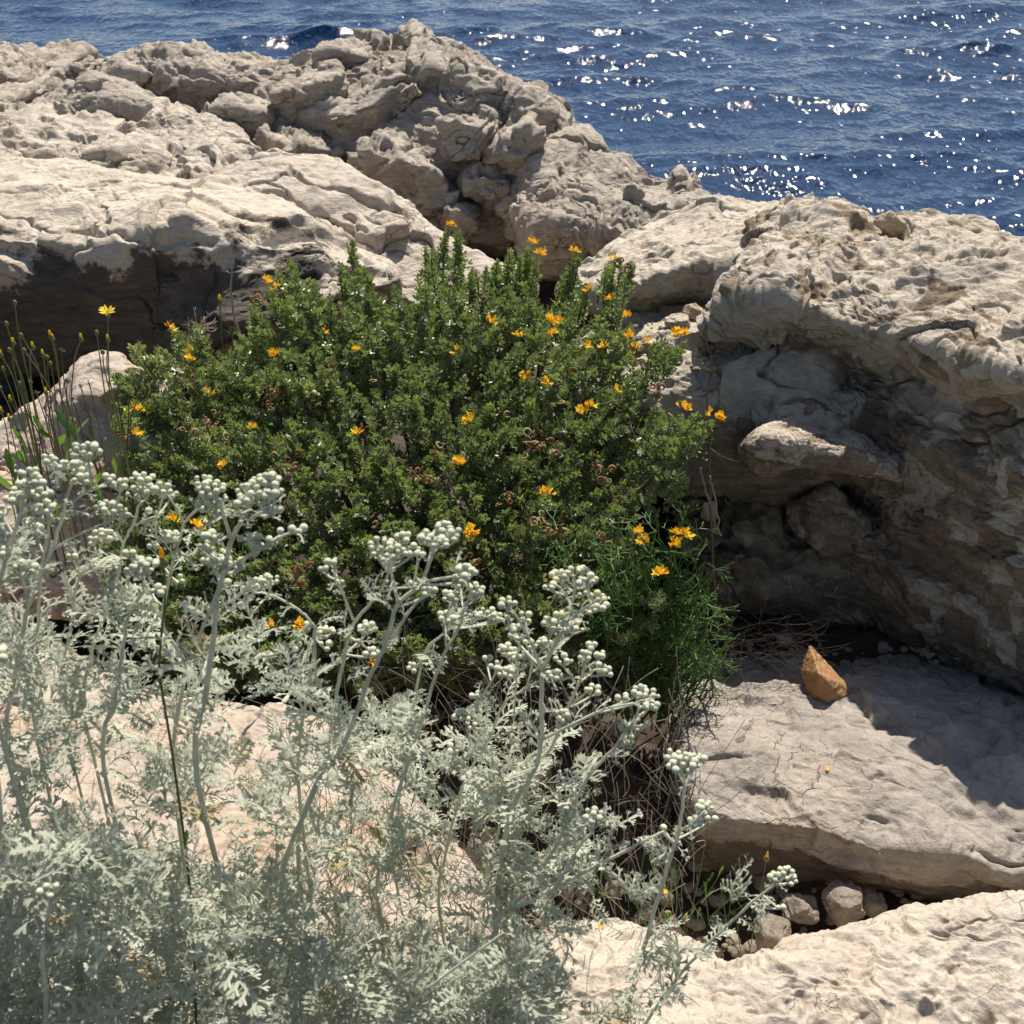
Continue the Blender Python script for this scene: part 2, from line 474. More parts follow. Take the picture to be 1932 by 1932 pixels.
# -- the long left boulder with the dark front
xs = [-120, 60, 170, 300, 355, 500, 600, 645]
r = [rowz([-120, 40, 125, 220, 330, 450, 560, 640], [322, 318, 314, 330, 352, 380, 408, 470], [3.35, 3.35, 3.35, 3.3, 3.25, 3.2, 3.1, 2.95]),
     rowz([-120, 40, 130, 240, 340, 470, 580, 645], [385, 380, 380, 385, 392, 415, 432, 480], [3.0, 3.0, 3.0, 2.98, 2.95, 2.95, 2.9, 2.85]),
     rowz(xs, [440, 455, 470, 437, 412, 458, 455, 492], [2.72, 2.70, 2.68, 2.69, 2.72, 2.74, 2.75, 2.80]),
     rowz(xs, [560, 570, 575, 560, 545, 540, 520, 520], [2.70, 2.69, 2.69, 2.70, 2.66, 2.66, 2.70, 2.78]),
     rowz(xs, [700, 695, 690, 680, 660, 620, 580, 550], [2.76, 2.76, 2.76, 2.74, 2.60, 2.56, 2.62, 2.72])]
V, q = loft(r, .5, .5, 2.0)
V = displace(V, q, 21, size=.42, slit=(.018, 8, -50, 7), facet=.045, facet2=.014, tilt=(6, -8), rough=.009, pits=.004, psize=.05, pmask=-.2, crack=.02, fine=.003)
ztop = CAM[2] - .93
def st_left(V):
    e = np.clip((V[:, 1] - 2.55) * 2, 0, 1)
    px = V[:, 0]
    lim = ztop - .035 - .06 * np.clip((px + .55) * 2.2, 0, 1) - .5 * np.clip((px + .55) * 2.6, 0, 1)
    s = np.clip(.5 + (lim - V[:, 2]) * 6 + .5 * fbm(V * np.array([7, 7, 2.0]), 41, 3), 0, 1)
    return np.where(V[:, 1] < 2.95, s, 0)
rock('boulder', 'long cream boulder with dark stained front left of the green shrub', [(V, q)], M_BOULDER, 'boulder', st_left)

# -- cream slab behind the shrub
r = [rowz([415, 480, 540, 600, 650, 700, 760, 830, 960], [338, 315, 300, 298, 322, 350, 388, 432, 510], [3.75, 3.75, 3.75, 3.7, 3.62, 3.55, 3.45, 3.35, 3.2]),
     rowz([400, 470, 550, 620, 665, 700, 745, 805, 900], [368, 372, 380, 385, 383, 398, 432, 480, 540], [3.36, 3.36, 3.36, 3.38, 3.4, 3.38, 3.3, 3.22, 3.1]),
     rowz([400, 470, 550, 620, 665, 700, 740, 800, 880], [400, 410, 415, 420, 420, 435, 470, 515, 570], [3.34, 3.33, 3.33, 3.34, 3.34, 3.3, 3.24, 3.14, 3.04]),
     rowz([400, 470, 550, 620, 665, 700, 740, 800, 880], [480, 490, 490, 480, 480, 500, 530, 560, 600], [3.25, 3.22, 3.2, 3.2, 3.18, 3.15, 3.1, 3.02, 2.95]),
     rowz([400, 470, 550, 620, 665, 700, 740, 800, 880], 660, 2.95)]
V, q = loft(r, .5, .5, 2.2)
V = displace(V, q, 33, size=.4, slit=(.022, 12, -40, 8), facet=.05, facet2=.018, tilt=(12, -10), rough=.009, pits=.004, psize=.06, pmask=-.2, crack=.03, fine=.003)
rock('boulder', 'wedge shaped cream boulder rising behind the shrub at the foot of the crag', [(V, q)], M_PALE, 'boulder')

# -- the crag
r = [rowz([395, 470, 535, 620, 700, 795, 880, 970, 1040], [202, 186, 136, 102, 80, 78, 106, 162, 194], [5.3, 5.3, 5.3, 5.35, 5.4, 5.3, 5.1, 4.9, 4.8]),
     rowz([390, 460, 540, 620, 700, 795, 890, 980, 1050], [215, 215, 165, 145, 125, 120, 148, 196, 212], [5.1, 5.05, 5.05, 5.08, 5.05, 5.0, 4.85, 4.7, 4.65]),
     rowz([390, 460, 540, 620, 700, 800, 900, 985, 1044], [240, 250, 225, 205, 190, 180, 200, 245, 252], [4.95, 4.85, 4.8, 4.78, 4.78, 4.72, 4.58, 4.5, 4.5]),
     rowz([400, 470, 545, 620, 700, 800, 900, 980, 1026], [270, 290, 285, 265, 255, 245, 265, 300, 305], [4.8, 4.7, 4.68, 4.68, 4.62, 4.55, 4.42, 4.4, 4.45]),
     rowz([420, 480, 560, 640, 720, 800, 890, 970, 1014], [310, 330, 330, 330, 335, 345, 355, 368, 375], [4.6, 4.55, 4.55, 4.5, 4.48, 4.42, 4.38, 4.36, 4.4]),
     rowz([430, 500, 570, 650, 730, 800, 880, 960, 1000], [370, 385, 405, 415, 430, 440, 450, 460, 470], [4.5, 4.45, 4.4, 4.36, 4.32, 4.3, 4.3, 4.35, 4.4])]
V, q = loft(r, .6, .8, 1.7, side=.1)
ck = dict(size=.42, facet=.07, facet2=.02, tilt=(-32, 18), flat=2.0, rough=.005, strata=.008, sfreq=20, ledge=(.07, 6.5, -34, 16), slit=(.05, -30, 10, 6), crack=.05, pits=0, psize=.05, pmask=.0, fine=.005, fsize=.035)
V = displace(V, q, 52, **ck)
bk = dict(size=.3, facet=.035, facet2=.014, tilt=(-30, 14), flat=2.0, rough=.003, strata=.008, sfreq=24, ledge=(.038, 9, -30, 12), slit=(.04, -30, 10, 7), crack=.03, pits=0, psize=.05, fine=.002)
P = [(V, q)]
for (x, y, h, w, hh, t, rot, sd) in [
        (885, 250, 4.42, 88, 42, .2, (0, -4, 10), 1), (700, 215, 4.72, 85, 42, .2, (10, -26, -10), 2), (765, 325, 4.38, 100, 58, .22, (0, 14, 5), 3),
        (650, 120, 5.2, 60, 40, .2, (0, -20, 0), 4), (700, 92, 5.35, 34, 22, .12, (0, 0, 20), 5), (790, 94, 5.2, 32, 30, .12, (0, 30, 0), 6),
        (600, 190, 4.9, 95, 62, .2, (0, -12, 20), 7), (830, 130, 4.95, 75, 36, .2, (0, 20, 0), 8), (920, 170, 4.75, 80, 42, .22, (0, 22, 10), 9),
        (1005, 200, 4.6, 55, 40, .2, (0, 16, 0), 10), (985, 285, 4.4, 60, 60, .2, (0, 60, 0), 11), (930, 350, 4.32, 60, 40, .15, (0, 50, 0), 12),
        (770, 175, 4.78, 60, 30, .15, (0, -28, 0), 13), (470, 225, 4.85, 70, 34, .2, (0, 12, 0), 14), (560, 290, 4.6, 90, 40, .18, (0, 10, 30), 15),
        (870, 400, 4.28, 70, 40, .16, (0, 25, 0), 17), (985, 385, 4.3, 45, 50, .16, (0, 60, 0), 18)]:
    P.append(qblock(x, y, h, w, hh, t, rot, sd + 60, level=6 if w > 72 else 5, **bk))
rock('crag', 'jagged grey layered crag, tallest rock against the sea', P, M_CRAG, 'crag')

# -- rocks of the far left
def farblk(lst, sd):
    return [qblock(x, y, h, w, hh, t, rot, sd + i, level=6 if w > 72 else 5, **bk) for i, (x, y, h, w, hh, t, rot) in enumerate(lst)]
r = [rowz([185, 225, 280, 340, 400, 470, 530], [156, 114, 94, 102, 116, 112, 140], [5.6, 5.65, 5.7, 5.7, 5.65, 5.6, 5.5]),
     rowz([185, 225, 280, 340, 400, 470, 530], [150, 122, 108, 115, 125, 125, 145], [5.4, 5.4, 5.35, 5.35, 5.3, 5.3, 5.3]),
     rowz([190, 230, 280, 340, 400, 465, 520], [160, 148, 145, 152, 158, 158, 165], [5.3, 5.25, 5.2, 5.2, 5.2, 5.2, 5.2]),
     rowz([190, 230, 280, 340, 400, 460, 510], [200, 200, 198, 202, 205, 205, 205], [5.35, 5.35, 5.35, 5.3, 5.3, 5.3, 5.3])]
V, q = loft(r, .6, .8, 1.7, side=.08)
V = displace(V, q, 71, size=.3, facet=.04, facet2=.02, tilt=(10, 10), flat=2.5, rough=.012, strata=.04, sfreq=14, ledge=(.02, 9, 8, 8), slit=(.05, 8, 8, 8), crack=.02, fine=.004)
rock('boulder', 'humped grey boulder with dark slits across its face, left of the crag', [(V, q)] + farblk([(385, 116, 5.6, 38, 22, .15, (0, 20, 0)), (470, 134, 5.5, 55, 28, .2, (0, 10, 0))], 300), M_CRAG, 'boulder')
r = [rowz([55, 110, 170, 215, 270, 335], [208, 172, 141, 152, 178, 205], [5.05, 5.05, 5.0, 5.0, 4.95, 4.9]),
     rowz([55, 110, 175, 215, 270, 325], [222, 200, 185, 190, 205, 215], [4.85, 4.82, 4.78, 4.8, 4.8, 4.8]),
     rowz([60, 110, 175, 215, 265, 320], [255, 258, 258, 255, 250, 240], [4.75, 4.74, 4.74, 4.76, 4.8, 4.8])]
V, q = loft(r, .4, .5, 1.7, side=.05)
V = displace(V, q, 81, size=.3, facet=.03, facet2=.02, tilt=(15, 10), flat=2, rough=.015, strata=.02, sfreq=16, crack=.02, fine=.004)
rock('boulder', 'peaked grey boulder shaped like a low pyramid, below the humped boulder', [(V, q)], M_CRAG, 'boulder')
rock('boulder', 'cluster of broken grey rock at the far left edge beside the sea',
     farblk([(30, 164, 5.5, 75, 48, .3, (0, 14, 0)), (105, 126, 6.0, 70, 26, .3, (0, 8, 0)), (-60, 136, 5.8, 90, 40, .4, (0, 0, 0)), (150, 140, 5.6, 45, 28, .2, (0, -20, 0)), (188, 126, 5.8, 34, 24, .2, (0, -20, 0)),
             (5, 200, 5.1, 60, 26, .3, (0, -10, 0)), (110, 180, 5.3, 50, 24, .2, (0, -20, 0))], 320), M_CRAG, 'rock')
r = [rowz([-140, 0, 80, 150, 250, 350, 440, 520], [205, 205, 215, 235, 240, 222, 235, 300], [5.1, 5.1, 5.0, 4.9, 4.85, 4.9, 4.8, 4.7]),
     rowz([-140, 0, 80, 150, 250, 350, 440, 520], [250, 248, 252, 262, 272, 262, 275, 325], [4.55, 4.5, 4.5, 4.5, 4.45, 4.4, 4.35, 4.3]),
     rowz([-140, 0, 80, 150, 250, 350, 440, 520], [290, 290, 292, 300, 305, 305, 315, 345], [4.15, 4.15, 4.15, 4.15, 4.1, 4.1, 4.05, 4.05]),
     rowz([-140, 0, 80, 150, 250, 350, 440, 520], [350, 350, 352, 360, 368, 370, 380, 400], [3.85, 3.85, 3.85, 3.85, 3.85, 3.85, 3.85, 3.85])]
V, q = loft(r, .3, .4, 2.0, side=.1)
V = displace(V, q, 91, size=.34, facet=.07, facet2=.024, ledge=(.018, 9, 14, -30), slit=(.03, 14, -30, 8), tilt=(18, 10), flat=2.2, rough=.008, strata=.012, sfreq=14, crack=.05, fine=.004)
P = [(V, q)] + farblk([(60, 232, 4.7, 60, 22, .25, (0, 5, 0)), (290, 300, 4.15, 52, 36, .2, (0, 10, 0)), (215, 290, 4.2, 50, 26, .2, (0, -6, 0)), (365, 240, 4.65, 80, 26, .25, (0, 12, 0)),
                       (20, 300, 4.2, 46, 30, .25, (0, 10, 0)), (400, 290, 4.3, 50, 26, .2, (0, 20, 0)), (120, 262, 4.5, 90, 30, .3, (0, 6, 0))], 340)
rock('rock_shelf', 'broken pale rock shelf between the long boulder and the grey crag', P, M_PALE, 'rock')

# -- rock right of the crag
r = [rowz([1015, 1060, 1110, 1145, 1190, 1240, 1290, 1350], [265, 247, 240, 285, 297, 327, 330, 384], [4.5, 4.5, 4.45, 4.3, 4.2, 4.1, 4.0, 3.8]),
     rowz([1015, 1060, 1110, 1145, 1190, 1240, 1290, 1350], [320, 310, 302, 325, 338, 362, 368, 402], [4.2, 4.2, 4.15, 4.1, 4.0, 3.9, 3.8, 3.6]),
     rowz([1015, 1060, 1110, 1145, 1190, 1240, 1290, 1350], [385, 378, 375, 382, 392, 402, 410, 430], [3.95, 3.9, 3.85, 3.8, 3.7, 3.6, 3.5, 3.4]),
     rowz([1015, 1060, 1110, 1145, 1190, 1240, 1290, 1350], [440, 440, 438, 440, 440, 440, 442, 450], [3.8, 3.76, 3.72, 3.66, 3.6, 3.5, 3.4, 3.3]),
     rowz([1015, 1060, 1110, 1145, 1190, 1240, 1290, 1350], [520, 520, 515, 510, 505, 490, 480, 480], [3.95, 3.92, 3.88, 3.84, 3.78, 3.7, 3.6, 3.5])]
V, q = loft(r, .4, .7, 1.8, side=.08)
V = displace(V, q, 101, size=.3, facet=.045, facet2=.02, ledge=(.02, 10, 16, -10), slit=(.035, 16, -10, 8), tilt=(14, -6), flat=2.2, rough=.01, strata=.01, sfreq=16, crack=.04, fine=.004)
rock('boulder', 'weathered tan topped boulder directly right of the crag, in a dip', [(V, q)] + farblk([(1295, 358, 3.95, 28, 20, .12, (0, 40, 0))], 360), M_CRAG, 'boulder')

# -- ridge left of the big right boulder
r = [rowz([1100, 1170, 1250, 1335, 1416, 1480, 1560], [532, 472, 432, 386, 388, 390, 400], [2.6, 2.7, 2.75, 2.8, 2.75, 2.6, 2.5]),
     rowz([1095, 1170, 1240, 1330, 1400, 1470, 1560], [548, 505, 478, 455, 450, 450, 460], [2.42, 2.42, 2.42, 2.45, 2.4, 2.3, 2.2]),
     rowz([1110, 1175, 1245, 1320, 1395, 1470, 1560], [565, 545, 525, 515, 510, 510, 515], [2.3, 2.25, 2.22, 2.2, 2.15, 2.1, 2.05]),
     rowz([1120, 1175, 1245, 1320, 1395, 1470, 1560], [610, 605, 590, 585, 580, 580, 580], [2.34, 2.3, 2.28, 2.24, 2.2, 2.12, 2.1]),
     rowz([1130, 1180, 1245, 1320, 1395, 1470, 1560], [660, 640, 625, 625, 625, 625, 625], [2.1, 2.08, 2.06, 2.02, 1.98, 1.95, 1.95]),
     rowz([1140, 1190, 1250, 1320, 1395, 1470, 1560], [760, 750, 740, 735, 735, 735, 735], [1.92, 1.9, 1.88, 1.86, 1.84, 1.84, 1.84]),
     rowz([1150, 1190, 1250, 1320, 1395, 1470, 1560], 900, [1.85, 1.84, 1.84, 1.84, 1.84, 1.84, 1.84])]
r = [[(x, y, h + .10) for x, y, h in row] for row in r]
V, q = loft(r, .3, .6, 1.9, side=.06)
V = displace(V, q, 111, size=.24, slit=(.02, -18, -20, 12), facet=.045, facet2=.018, tilt=(-14, 0), rough=.005, pits=.010, psize=.032, pmask=0, crack=.02, fine=.003, fsize=.02)
P = [(V, q), qblock(1290, 500, 2.35, 120, 34, .12, (6, -16, 0), 401, size=.2, facet=.02, facet2=.012, rough=.01, pits=.01, psize=.03, pmask=.1, crack=.01, fine=.002)]
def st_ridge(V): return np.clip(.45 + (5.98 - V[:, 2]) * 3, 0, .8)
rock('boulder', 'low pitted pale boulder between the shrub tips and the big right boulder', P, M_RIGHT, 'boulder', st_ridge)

# -- the big right boulder
r = [rowz([1440, 1500, 1581, 1640, 1706, 1766, 1866, 1975, 2160], [458, 418, 388, 410, 414, 422, 452, 506, 574], [2.1, 2.2, 2.3, 2.3, 2.25, 2.2, 2.15, 2.1, 2.1]),
     rowz([1400, 1470, 1550, 1620, 1700, 1780, 1870, 1975, 2160], [508, 482, 466, 474, 482, 500, 528, 566, 626], [1.85, 1.9, 1.95, 1.95, 1.95, 1.9, 1.85, 1.8, 1.8]),
     rowz([1385, 1455, 1530, 1620, 1700, 1780, 1870, 1975, 2160], [560, 560, 585, 615, 635, 660, 685, 715, 760], [1.68, 1.66, 1.64, 1.60, 1.57, 1.55, 1.54, 1.52, 1.5]),
     rowz([1340, 1430, 1530, 1620, 1700, 1780, 1870, 1975, 2160], [690, 690, 700, 705, 715, 740, 760, 790, 830], [1.74, 1.72, 1.72, 1.74, 1.68, 1.62, 1.60, 1.58, 1.56]),
     rowz([1320, 1400, 1500, 1610, 1700, 1780, 1870, 1975, 2160], [810, 800, 800, 825, 835, 845, 865, 900, 940], [1.72, 1.62, 1.56, 1.58, 1.59, 1.57, 1.56, 1.54, 1.52]),
     rowz([1310, 1400, 1510, 1610, 1700, 1780, 1870, 1975, 2160], [900, 895, 905, 925, 945, 955, 980, 1010, 1040], [1.80, 1.76, 1.74, 1.68, 1.62, 1.58, 1.56, 1.54, 1.52]),
     rowz([1340, 1410, 1510, 1610, 1700, 1780, 1870, 1975, 2160], [1020, 1010, 1010, 1030, 1040, 1050, 1070, 1100, 1130], [1.62, 1.58, 1.57, 1.57, 1.56, 1.55, 1.54, 1.52, 1.5]),
     rowz([1350, 1420, 1510, 1610, 1700, 1780, 1870, 1975, 2160], [1110, 1115, 1120, 1140, 1155, 1175, 1195, 1220, 1250], [1.58, 1.57, 1.57, 1.57, 1.56, 1.55, 1.54, 1.52, 1.5]),
     rowz([1370, 1430, 1520, 1620, 1710, 1790, 1880, 1985, 2160], [1200, 1190, 1195, 1210, 1235, 1255, 1280, 1310, 1350], [1.72, 1.70, 1.70, 1.68, 1.66, 1.64, 1.63, 1.61, 1.6])]
def dh(x): return .33 * min(max((1965 - x) / 400, 0), 1)
r = [[(x, y, h + dh(x) * (.8 if i < 2 else .7 if i > 6 else 1)) for x, y, h in row] for i, row in enumerate(r)]
V, q = loft(r, .5, .7, 2.0, side=.06)
V = displace(V, q, 121, pitfn=lambda V: np.clip((6.28 - V[:, 2]) * 9, .05, 1), size=.26, facet=.05, facet2=.019, facet3=.006, tilt=(14, -10), flat=2.0, rough=.006, strata=.008, sfreq=42, pits=.016, psize=.032, pmask=.35, crack=.03, ledge=(.013, 17, 22, -14), slit=(.022, 20, -10, 13), fine=.004, fsize=.02)
P = [(V, q)]
# jutting sunlit nose
r = [rowz([1425, 1470, 1540, 1600, 1660, 1700], [815, 795, 800, 820, 850, 880], [1.60, 1.60, 1.60, 1.60, 1.60, 1.62]),
     rowz([1418, 1450, 1520, 1590, 1650, 1690], [838, 825, 835, 850, 870, 890], [1.49, 1.47, 1.47, 1.49, 1.52, 1.58]),
     rowz([1420, 1452, 1520, 1590, 1650, 1690], [868, 890, 880, 886, 895, 902], [1.49, 1.465, 1.475, 1.5, 1.53, 1.59])]
r = [[(x, y, h + dh(x) - .05) for x, y, h in row] for row in r]
V, q = loft(r, .32, .06, 1.5, side=.01)
V = displace(V, q, 131, size=.1, facet=.014, facet2=.008, facet3=.004, rough=.004, pits=.008, psize=.02, pmask=.2, crack=.004, fine=.002, fsize=.012)
P.append((V, q))
P.append(qblock(1560, 985, 1.90, 90, 52, .1, (0, 40, 20), 133, size=.12, facet=.02, facet2=.01, rough=.01, fine=.003))
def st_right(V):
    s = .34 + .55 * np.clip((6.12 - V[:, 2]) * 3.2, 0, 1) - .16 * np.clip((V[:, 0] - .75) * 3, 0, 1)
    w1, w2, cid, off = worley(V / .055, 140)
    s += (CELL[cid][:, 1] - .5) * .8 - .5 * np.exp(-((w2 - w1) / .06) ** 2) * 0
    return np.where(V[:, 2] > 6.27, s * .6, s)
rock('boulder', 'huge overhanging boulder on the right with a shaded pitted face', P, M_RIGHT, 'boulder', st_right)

# -- the flat slab below
r = [rowz([1300, 1420, 1550, 1700, 1850, 2000, 2160], [1258, 1240, 1245, 1258, 1288, 1325, 1360], [1.66, 1.66, 1.66, 1.66, 1.64, 1.62, 1.6]),
     rowz([1300, 1420, 1550, 1700, 1850, 2000, 2160], [1380, 1375, 1375, 1385, 1400, 1420, 1440], [1.345, 1.36, 1.37, 1.355, 1.335, 1.31, 1.29]),
     rowz([1310, 1430, 1560, 1700, 1850, 2000, 2160], [1470, 1480, 1490, 1510, 1530, 1545, 1560], [1.22, 1.215, 1.205, 1.18, 1.155, 1.14, 1.12]),
     rowz([1325, 1430, 1530, 1650, 1780, 1932, 2160], [1522, 1550, 1558, 1600, 1604, 1645, 1670], [1.155, 1.14, 1.12, 1.095, 1.075, 1.05, 1.02]),
     rowz([1325, 1430, 1530, 1650, 1780, 1932, 2160], [1560, 1592, 1612, 1632, 1650, 1675, 1710], [1.155, 1.14, 1.125, 1.10, 1.085, 1.06, 1.03]),
     rowz([1325, 1430, 1530, 1650, 1780, 1932, 2160], [1620, 1665, 1680, 1690, 1710, 1740, 1780], [1.20, 1.19, 1.18, 1.17, 1.16, 1.14, 1.12])]
V, q = loft(r, .3, .2, 2.2, side=.03)
V = displace(V, q, 151, size=.24, facet=.028, facet2=.013, facet3=.004, tilt=(20, 0), rough=.006, crack=.003, ledge=(.004, 20, 20, -60), slit=(.012, 20, -60, 12), pits=.006, psize=.045, pmask=-.5, fine=.0015, fsize=.015)
rock('rock_slab', 'flat grey slab half in shade under the overhang, carrying the ochre stone', [(V, q)], M_SLAB, 'rock slab', lambda V: np.clip(.5 + (7 - 1.35 - V[:, 2]) * 14, 0, .9) * (V[:, 1] < 1.32))  # lip shadow put into the colour: darker brown low on the front

# -- near rocks
r = [rowz([1030, 1120, 1250, 1370, 1440, 1520, 1620, 1750, 1932, 2160], [1772, 1745, 1775, 1822, 1808, 1775, 1750, 1722, 1700, 1680], [.88, .89, .89, .87, .86, .86, .87, .87, .88, .89]),
     rowz([1010, 1110, 1250, 1370, 1440, 1520, 1620, 1750, 1932, 2160], [1840, 1810, 1815, 1850, 1835, 1815, 1800, 1790, 1780, 1770], [.79, .80, .80, .78, .785, .795, .805, .81, .815, .82]),
     rowz([1000, 1100, 1250, 1370, 1440, 1520, 1620, 1750, 1932, 2160], [1950, 1950, 1950, 1950, 1950, 1950, 1950, 1950, 1950, 1950], [.71, .705, .70, .70, .705, .71, .71, .705, .70, .70]),
     rowz([980, 1100, 1250, 1370, 1440, 1520, 1620, 1750, 1932, 2160], 2250, .55)]
V, q = loft(r, .15, .3, 2.4, side=.03)
V = displace(V, q, 161, size=.17, facet=.013, facet2=.009, tilt=(-12, 0), flat=2.0, rough=.006, strata=.003, sfreq=60, pits=.016, psize=.036, pmask=.0, crack=0, ledge=(.010, 24, 14, -50), slit=(.008, 14, -50, 24), fine=.0012, fsize=.01)
rock('boulder', 'bright cream pitted boulder filling the lower right corner', [(V, q)], M_NEAR, 'boulder')
r = [rowz([-180, 60, 160, 280, 420, 540, 640, 740, 820], [1170, 1225, 1270, 1322, 1340, 1352, 1400, 1480, 1580], [1.50, 1.415, 1.356, 1.30, 1.28, 1.27, 1.21, 1.12, 1.03]),
     rowz([-180, 60, 160, 280, 420, 540, 660, 770, 850], [1330, 1340, 1370, 1400, 1420, 1440, 1490, 1560, 1640], [1.27, 1.25, 1.22, 1.19, 1.17, 1.15, 1.10, 1.03, .97]),
     rowz([-180, 60, 160, 280, 420, 540, 680, 790, 870], [1520, 1520, 1530, 1550, 1560, 1580, 1610, 1670, 1740], [1.07, 1.07, 1.06, 1.05, 1.04, 1.02, 1.0, .95, .90]),
     rowz([-180, 60, 160, 280, 420, 540, 680, 790, 880], 1850, .80),
     rowz([-180, 60, 160, 280, 420, 540, 680, 790, 880], 2150, .62)]
V, q = loft(r, .2, .3, 3, side=.04)
V = displace(V, q, 171, size=.25, facet=.026, facet2=.012, rough=.007, pits=.005, psize=.03, crack=.015, fine=.0015, fsize=.012)
rock('boulder', 'pinkish cream boulder seen through the silver foliage at lower left', [(V, q)], M_NEARL, 'boulder')
r = [rowz([-120, 40, 110, 160, 215, 300, 360], [850, 790, 748, 682, 684, 742, 800], [2.0, 1.98, 1.97, 1.96, 1.95, 1.94, 1.92]),
     rowz([-120, 40, 110, 160, 215, 300, 360], [890, 850, 810, 760, 765, 800, 850], [1.88, 1.86, 1.85, 1.84, 1.84, 1.84, 1.84]),
     rowz([-120, 40, 110, 160, 215, 300, 360], [980, 960, 930, 900, 900, 920, 940], [1.78, 1.76, 1.75, 1.75, 1.75, 1.75, 1.75]),
     rowz([-120, 40, 110, 160, 215, 300, 360], 1150, 1.62)]
V, q = loft(r, .3, .4, 2.2, side=.04)
V = displace(V, q, 181, size=.2, facet=.032, facet2=.014, rough=.006, crack=.015, fine=.002, fsize=.015)
rock('boulder', 'small cream boulder behind the yellow daisies, left of the shrub', [(V, q)], M_NEARL, 'boulder')

# -- loose stones, set down where the rock surface really is
from mathutils.bvhtree import BVHTree
TREES = {}
def ahead(x, y, label, default):
    if label not in TREES:
        o = next(o for o in SC.objects if o.get('label', '').startswith(label))
        me = o.data; n = len(me.vertices); co_ = np.empty(n * 3, np.float32); me.vertices.foreach_get('co', co_)
        co_ = co_.reshape(-1, 3) + np.array(o.location)
        TREES[label] = BVHTree.FromPolygons([Vector(v) for v in co_], [tuple(p.vertices) for p in me.polygons])
    d = Vector(Q(x, y, 2.0) - CAM).normalized()
    h = TREES[label].ray_cast(Vector(CAM), d)[0]
    return default if h is None else h.y
def stone(x, y, h, w, hh, label, mat, sd, rot=(0, 0, 0), level=5, planes=9, name='stone', group=None, t=None):
    c = Q(x, y, h); D = depth(c); s = w * D / F
    V, T = block(c, (s, t if t else s * .9, hh * D / F), rot, sd, planes, level, soft=22)
    V = displace(V, T, sd, size=s * 1.5, facet=s * .2, facet2=s * .1, rough=s * .03, fine=s * .02, fsize=s * .2)
    return rock(name, label, [(V, T)], mat, 'stone', None, group)

# ochre stone: four sided wedge standing on its broad end
def ochre():
    Q = lambda x, y, h, _q=globals()['Q']: _q(x, y, h + SHIFT)
    pts = {'apex': Q(1527, 1216, 1.40), 'l': Q(1511, 1265, 1.372), 'bl': Q(1530, 1322, 1.33), 'bc': Q(1562, 1329, 1.315), 'br': Q(1590, 1322, 1.325), 'r': Q(1604, 1300, 1.35), 'mid': Q(1548, 1275, 1.322), 'bk1': Q(1522, 1290, 1.40), 'bk2': Q(1588, 1295, 1.41)}
    import bmesh
    bm = bmesh.new()
    for p in pts.values(): bm.verts.new(p)
    bmesh.ops.convex_hull(bm, input=bm.verts)
    bmesh.ops.triangulate(bm, faces=bm.faces)
    bmesh.ops.bevel(bm, geom=list(bm.edges), offset=.002, segments=1, affect='EDGES')
    bmesh.ops.triangulate(bm, faces=bm.faces)
    for k in range(5):
        es = [e for e in bm.edges if e.calc_length() > .0022]
        if not es: break
        bmesh.ops.subdivide_edges(bm, edges=es, cuts=1)
        bmesh.ops.triangulate(bm, faces=bm.faces)
    bm.verts.index_update()
    V = np.array([v.co[:] for v in bm.verts]); T = np.array([[v.index for v in f.verts] for f in bm.faces]); bm.free()
    V = displace(V, T, 9, size=.05, facet=.0012, facet2=.0014, rough=.0006, crack=.0005, fine=.0004, fsize=.008)
    return V, T
SHIFT = ahead(1562, 1322, 'flat grey slab', 1.43) - 1.322
rock('stone', 'pointed orange ochre stone standing on the grey slab', [ochre()], M_OCHRE, 'stone')
stone(1678, 424, ahead(1678, 438, 'huge overhanging', 2.14) - .01, 28, 17, 'tan oblong stone lying on top of the big right boulder', M_TAN, 7, (0, 35, 10))
stone(1308, 588, ahead(1308, 600, 'low pitted', 2.1) - .005, 24, 15, 'small tan stone on the low pitted boulder above the shrub flowers', M_TAN, 8, (0, 10, 0))
stone(1280, 606, ahead(1280, 612, 'low pitted', 2.1) - .005, 24, 9, 'thin flat cream chip beside the small tan stone', M_PALE, 12, (0, -10, 0))
stone(1355, 600, ahead(1355, 615, 'low pitted', 2.1) - .01, 48, 22, 'rounded cream stone wedged against the pitted boulder edge', M_PALE, 13, (0, -25, 0))
stone(1510, 1712, 1.06, 30, 24, 'angular brown grey rubble block at the left in the crevice under the slab', M_STONE, 14, (10, 20, 0))
stone(1590, 1700, 1.06, 42, 28, 'largest brown rubble block in the crevice under the slab', M_STONE, 15, (0, -10, 20))
stone(1455, 1760, 1.0, 34, 26, 'rubble block low in the crevice beside the bright cream boulder', M_STONE, 16, (0, 15, 0))
stone(1648, 1705, 1.07, 24, 16, 'small rubble block right of the largest one in the crevice', M_STONE, 17, (0, 5, 0))
stone(1700, 1262, 1.62, 42, 15, 'flat grey stone lying under the overhang behind the ochre stone', M_STONE, 18, (0, 5, 0))
stone(1480, 1208, 1.62, 14, 8, 'little pale stone deep under the overhang', M_STONE, 19)
stone(1338, 965, 1.80, 16, 20, 'small tan block jammed in the hollow right of the shrub', M_TAN, 20)
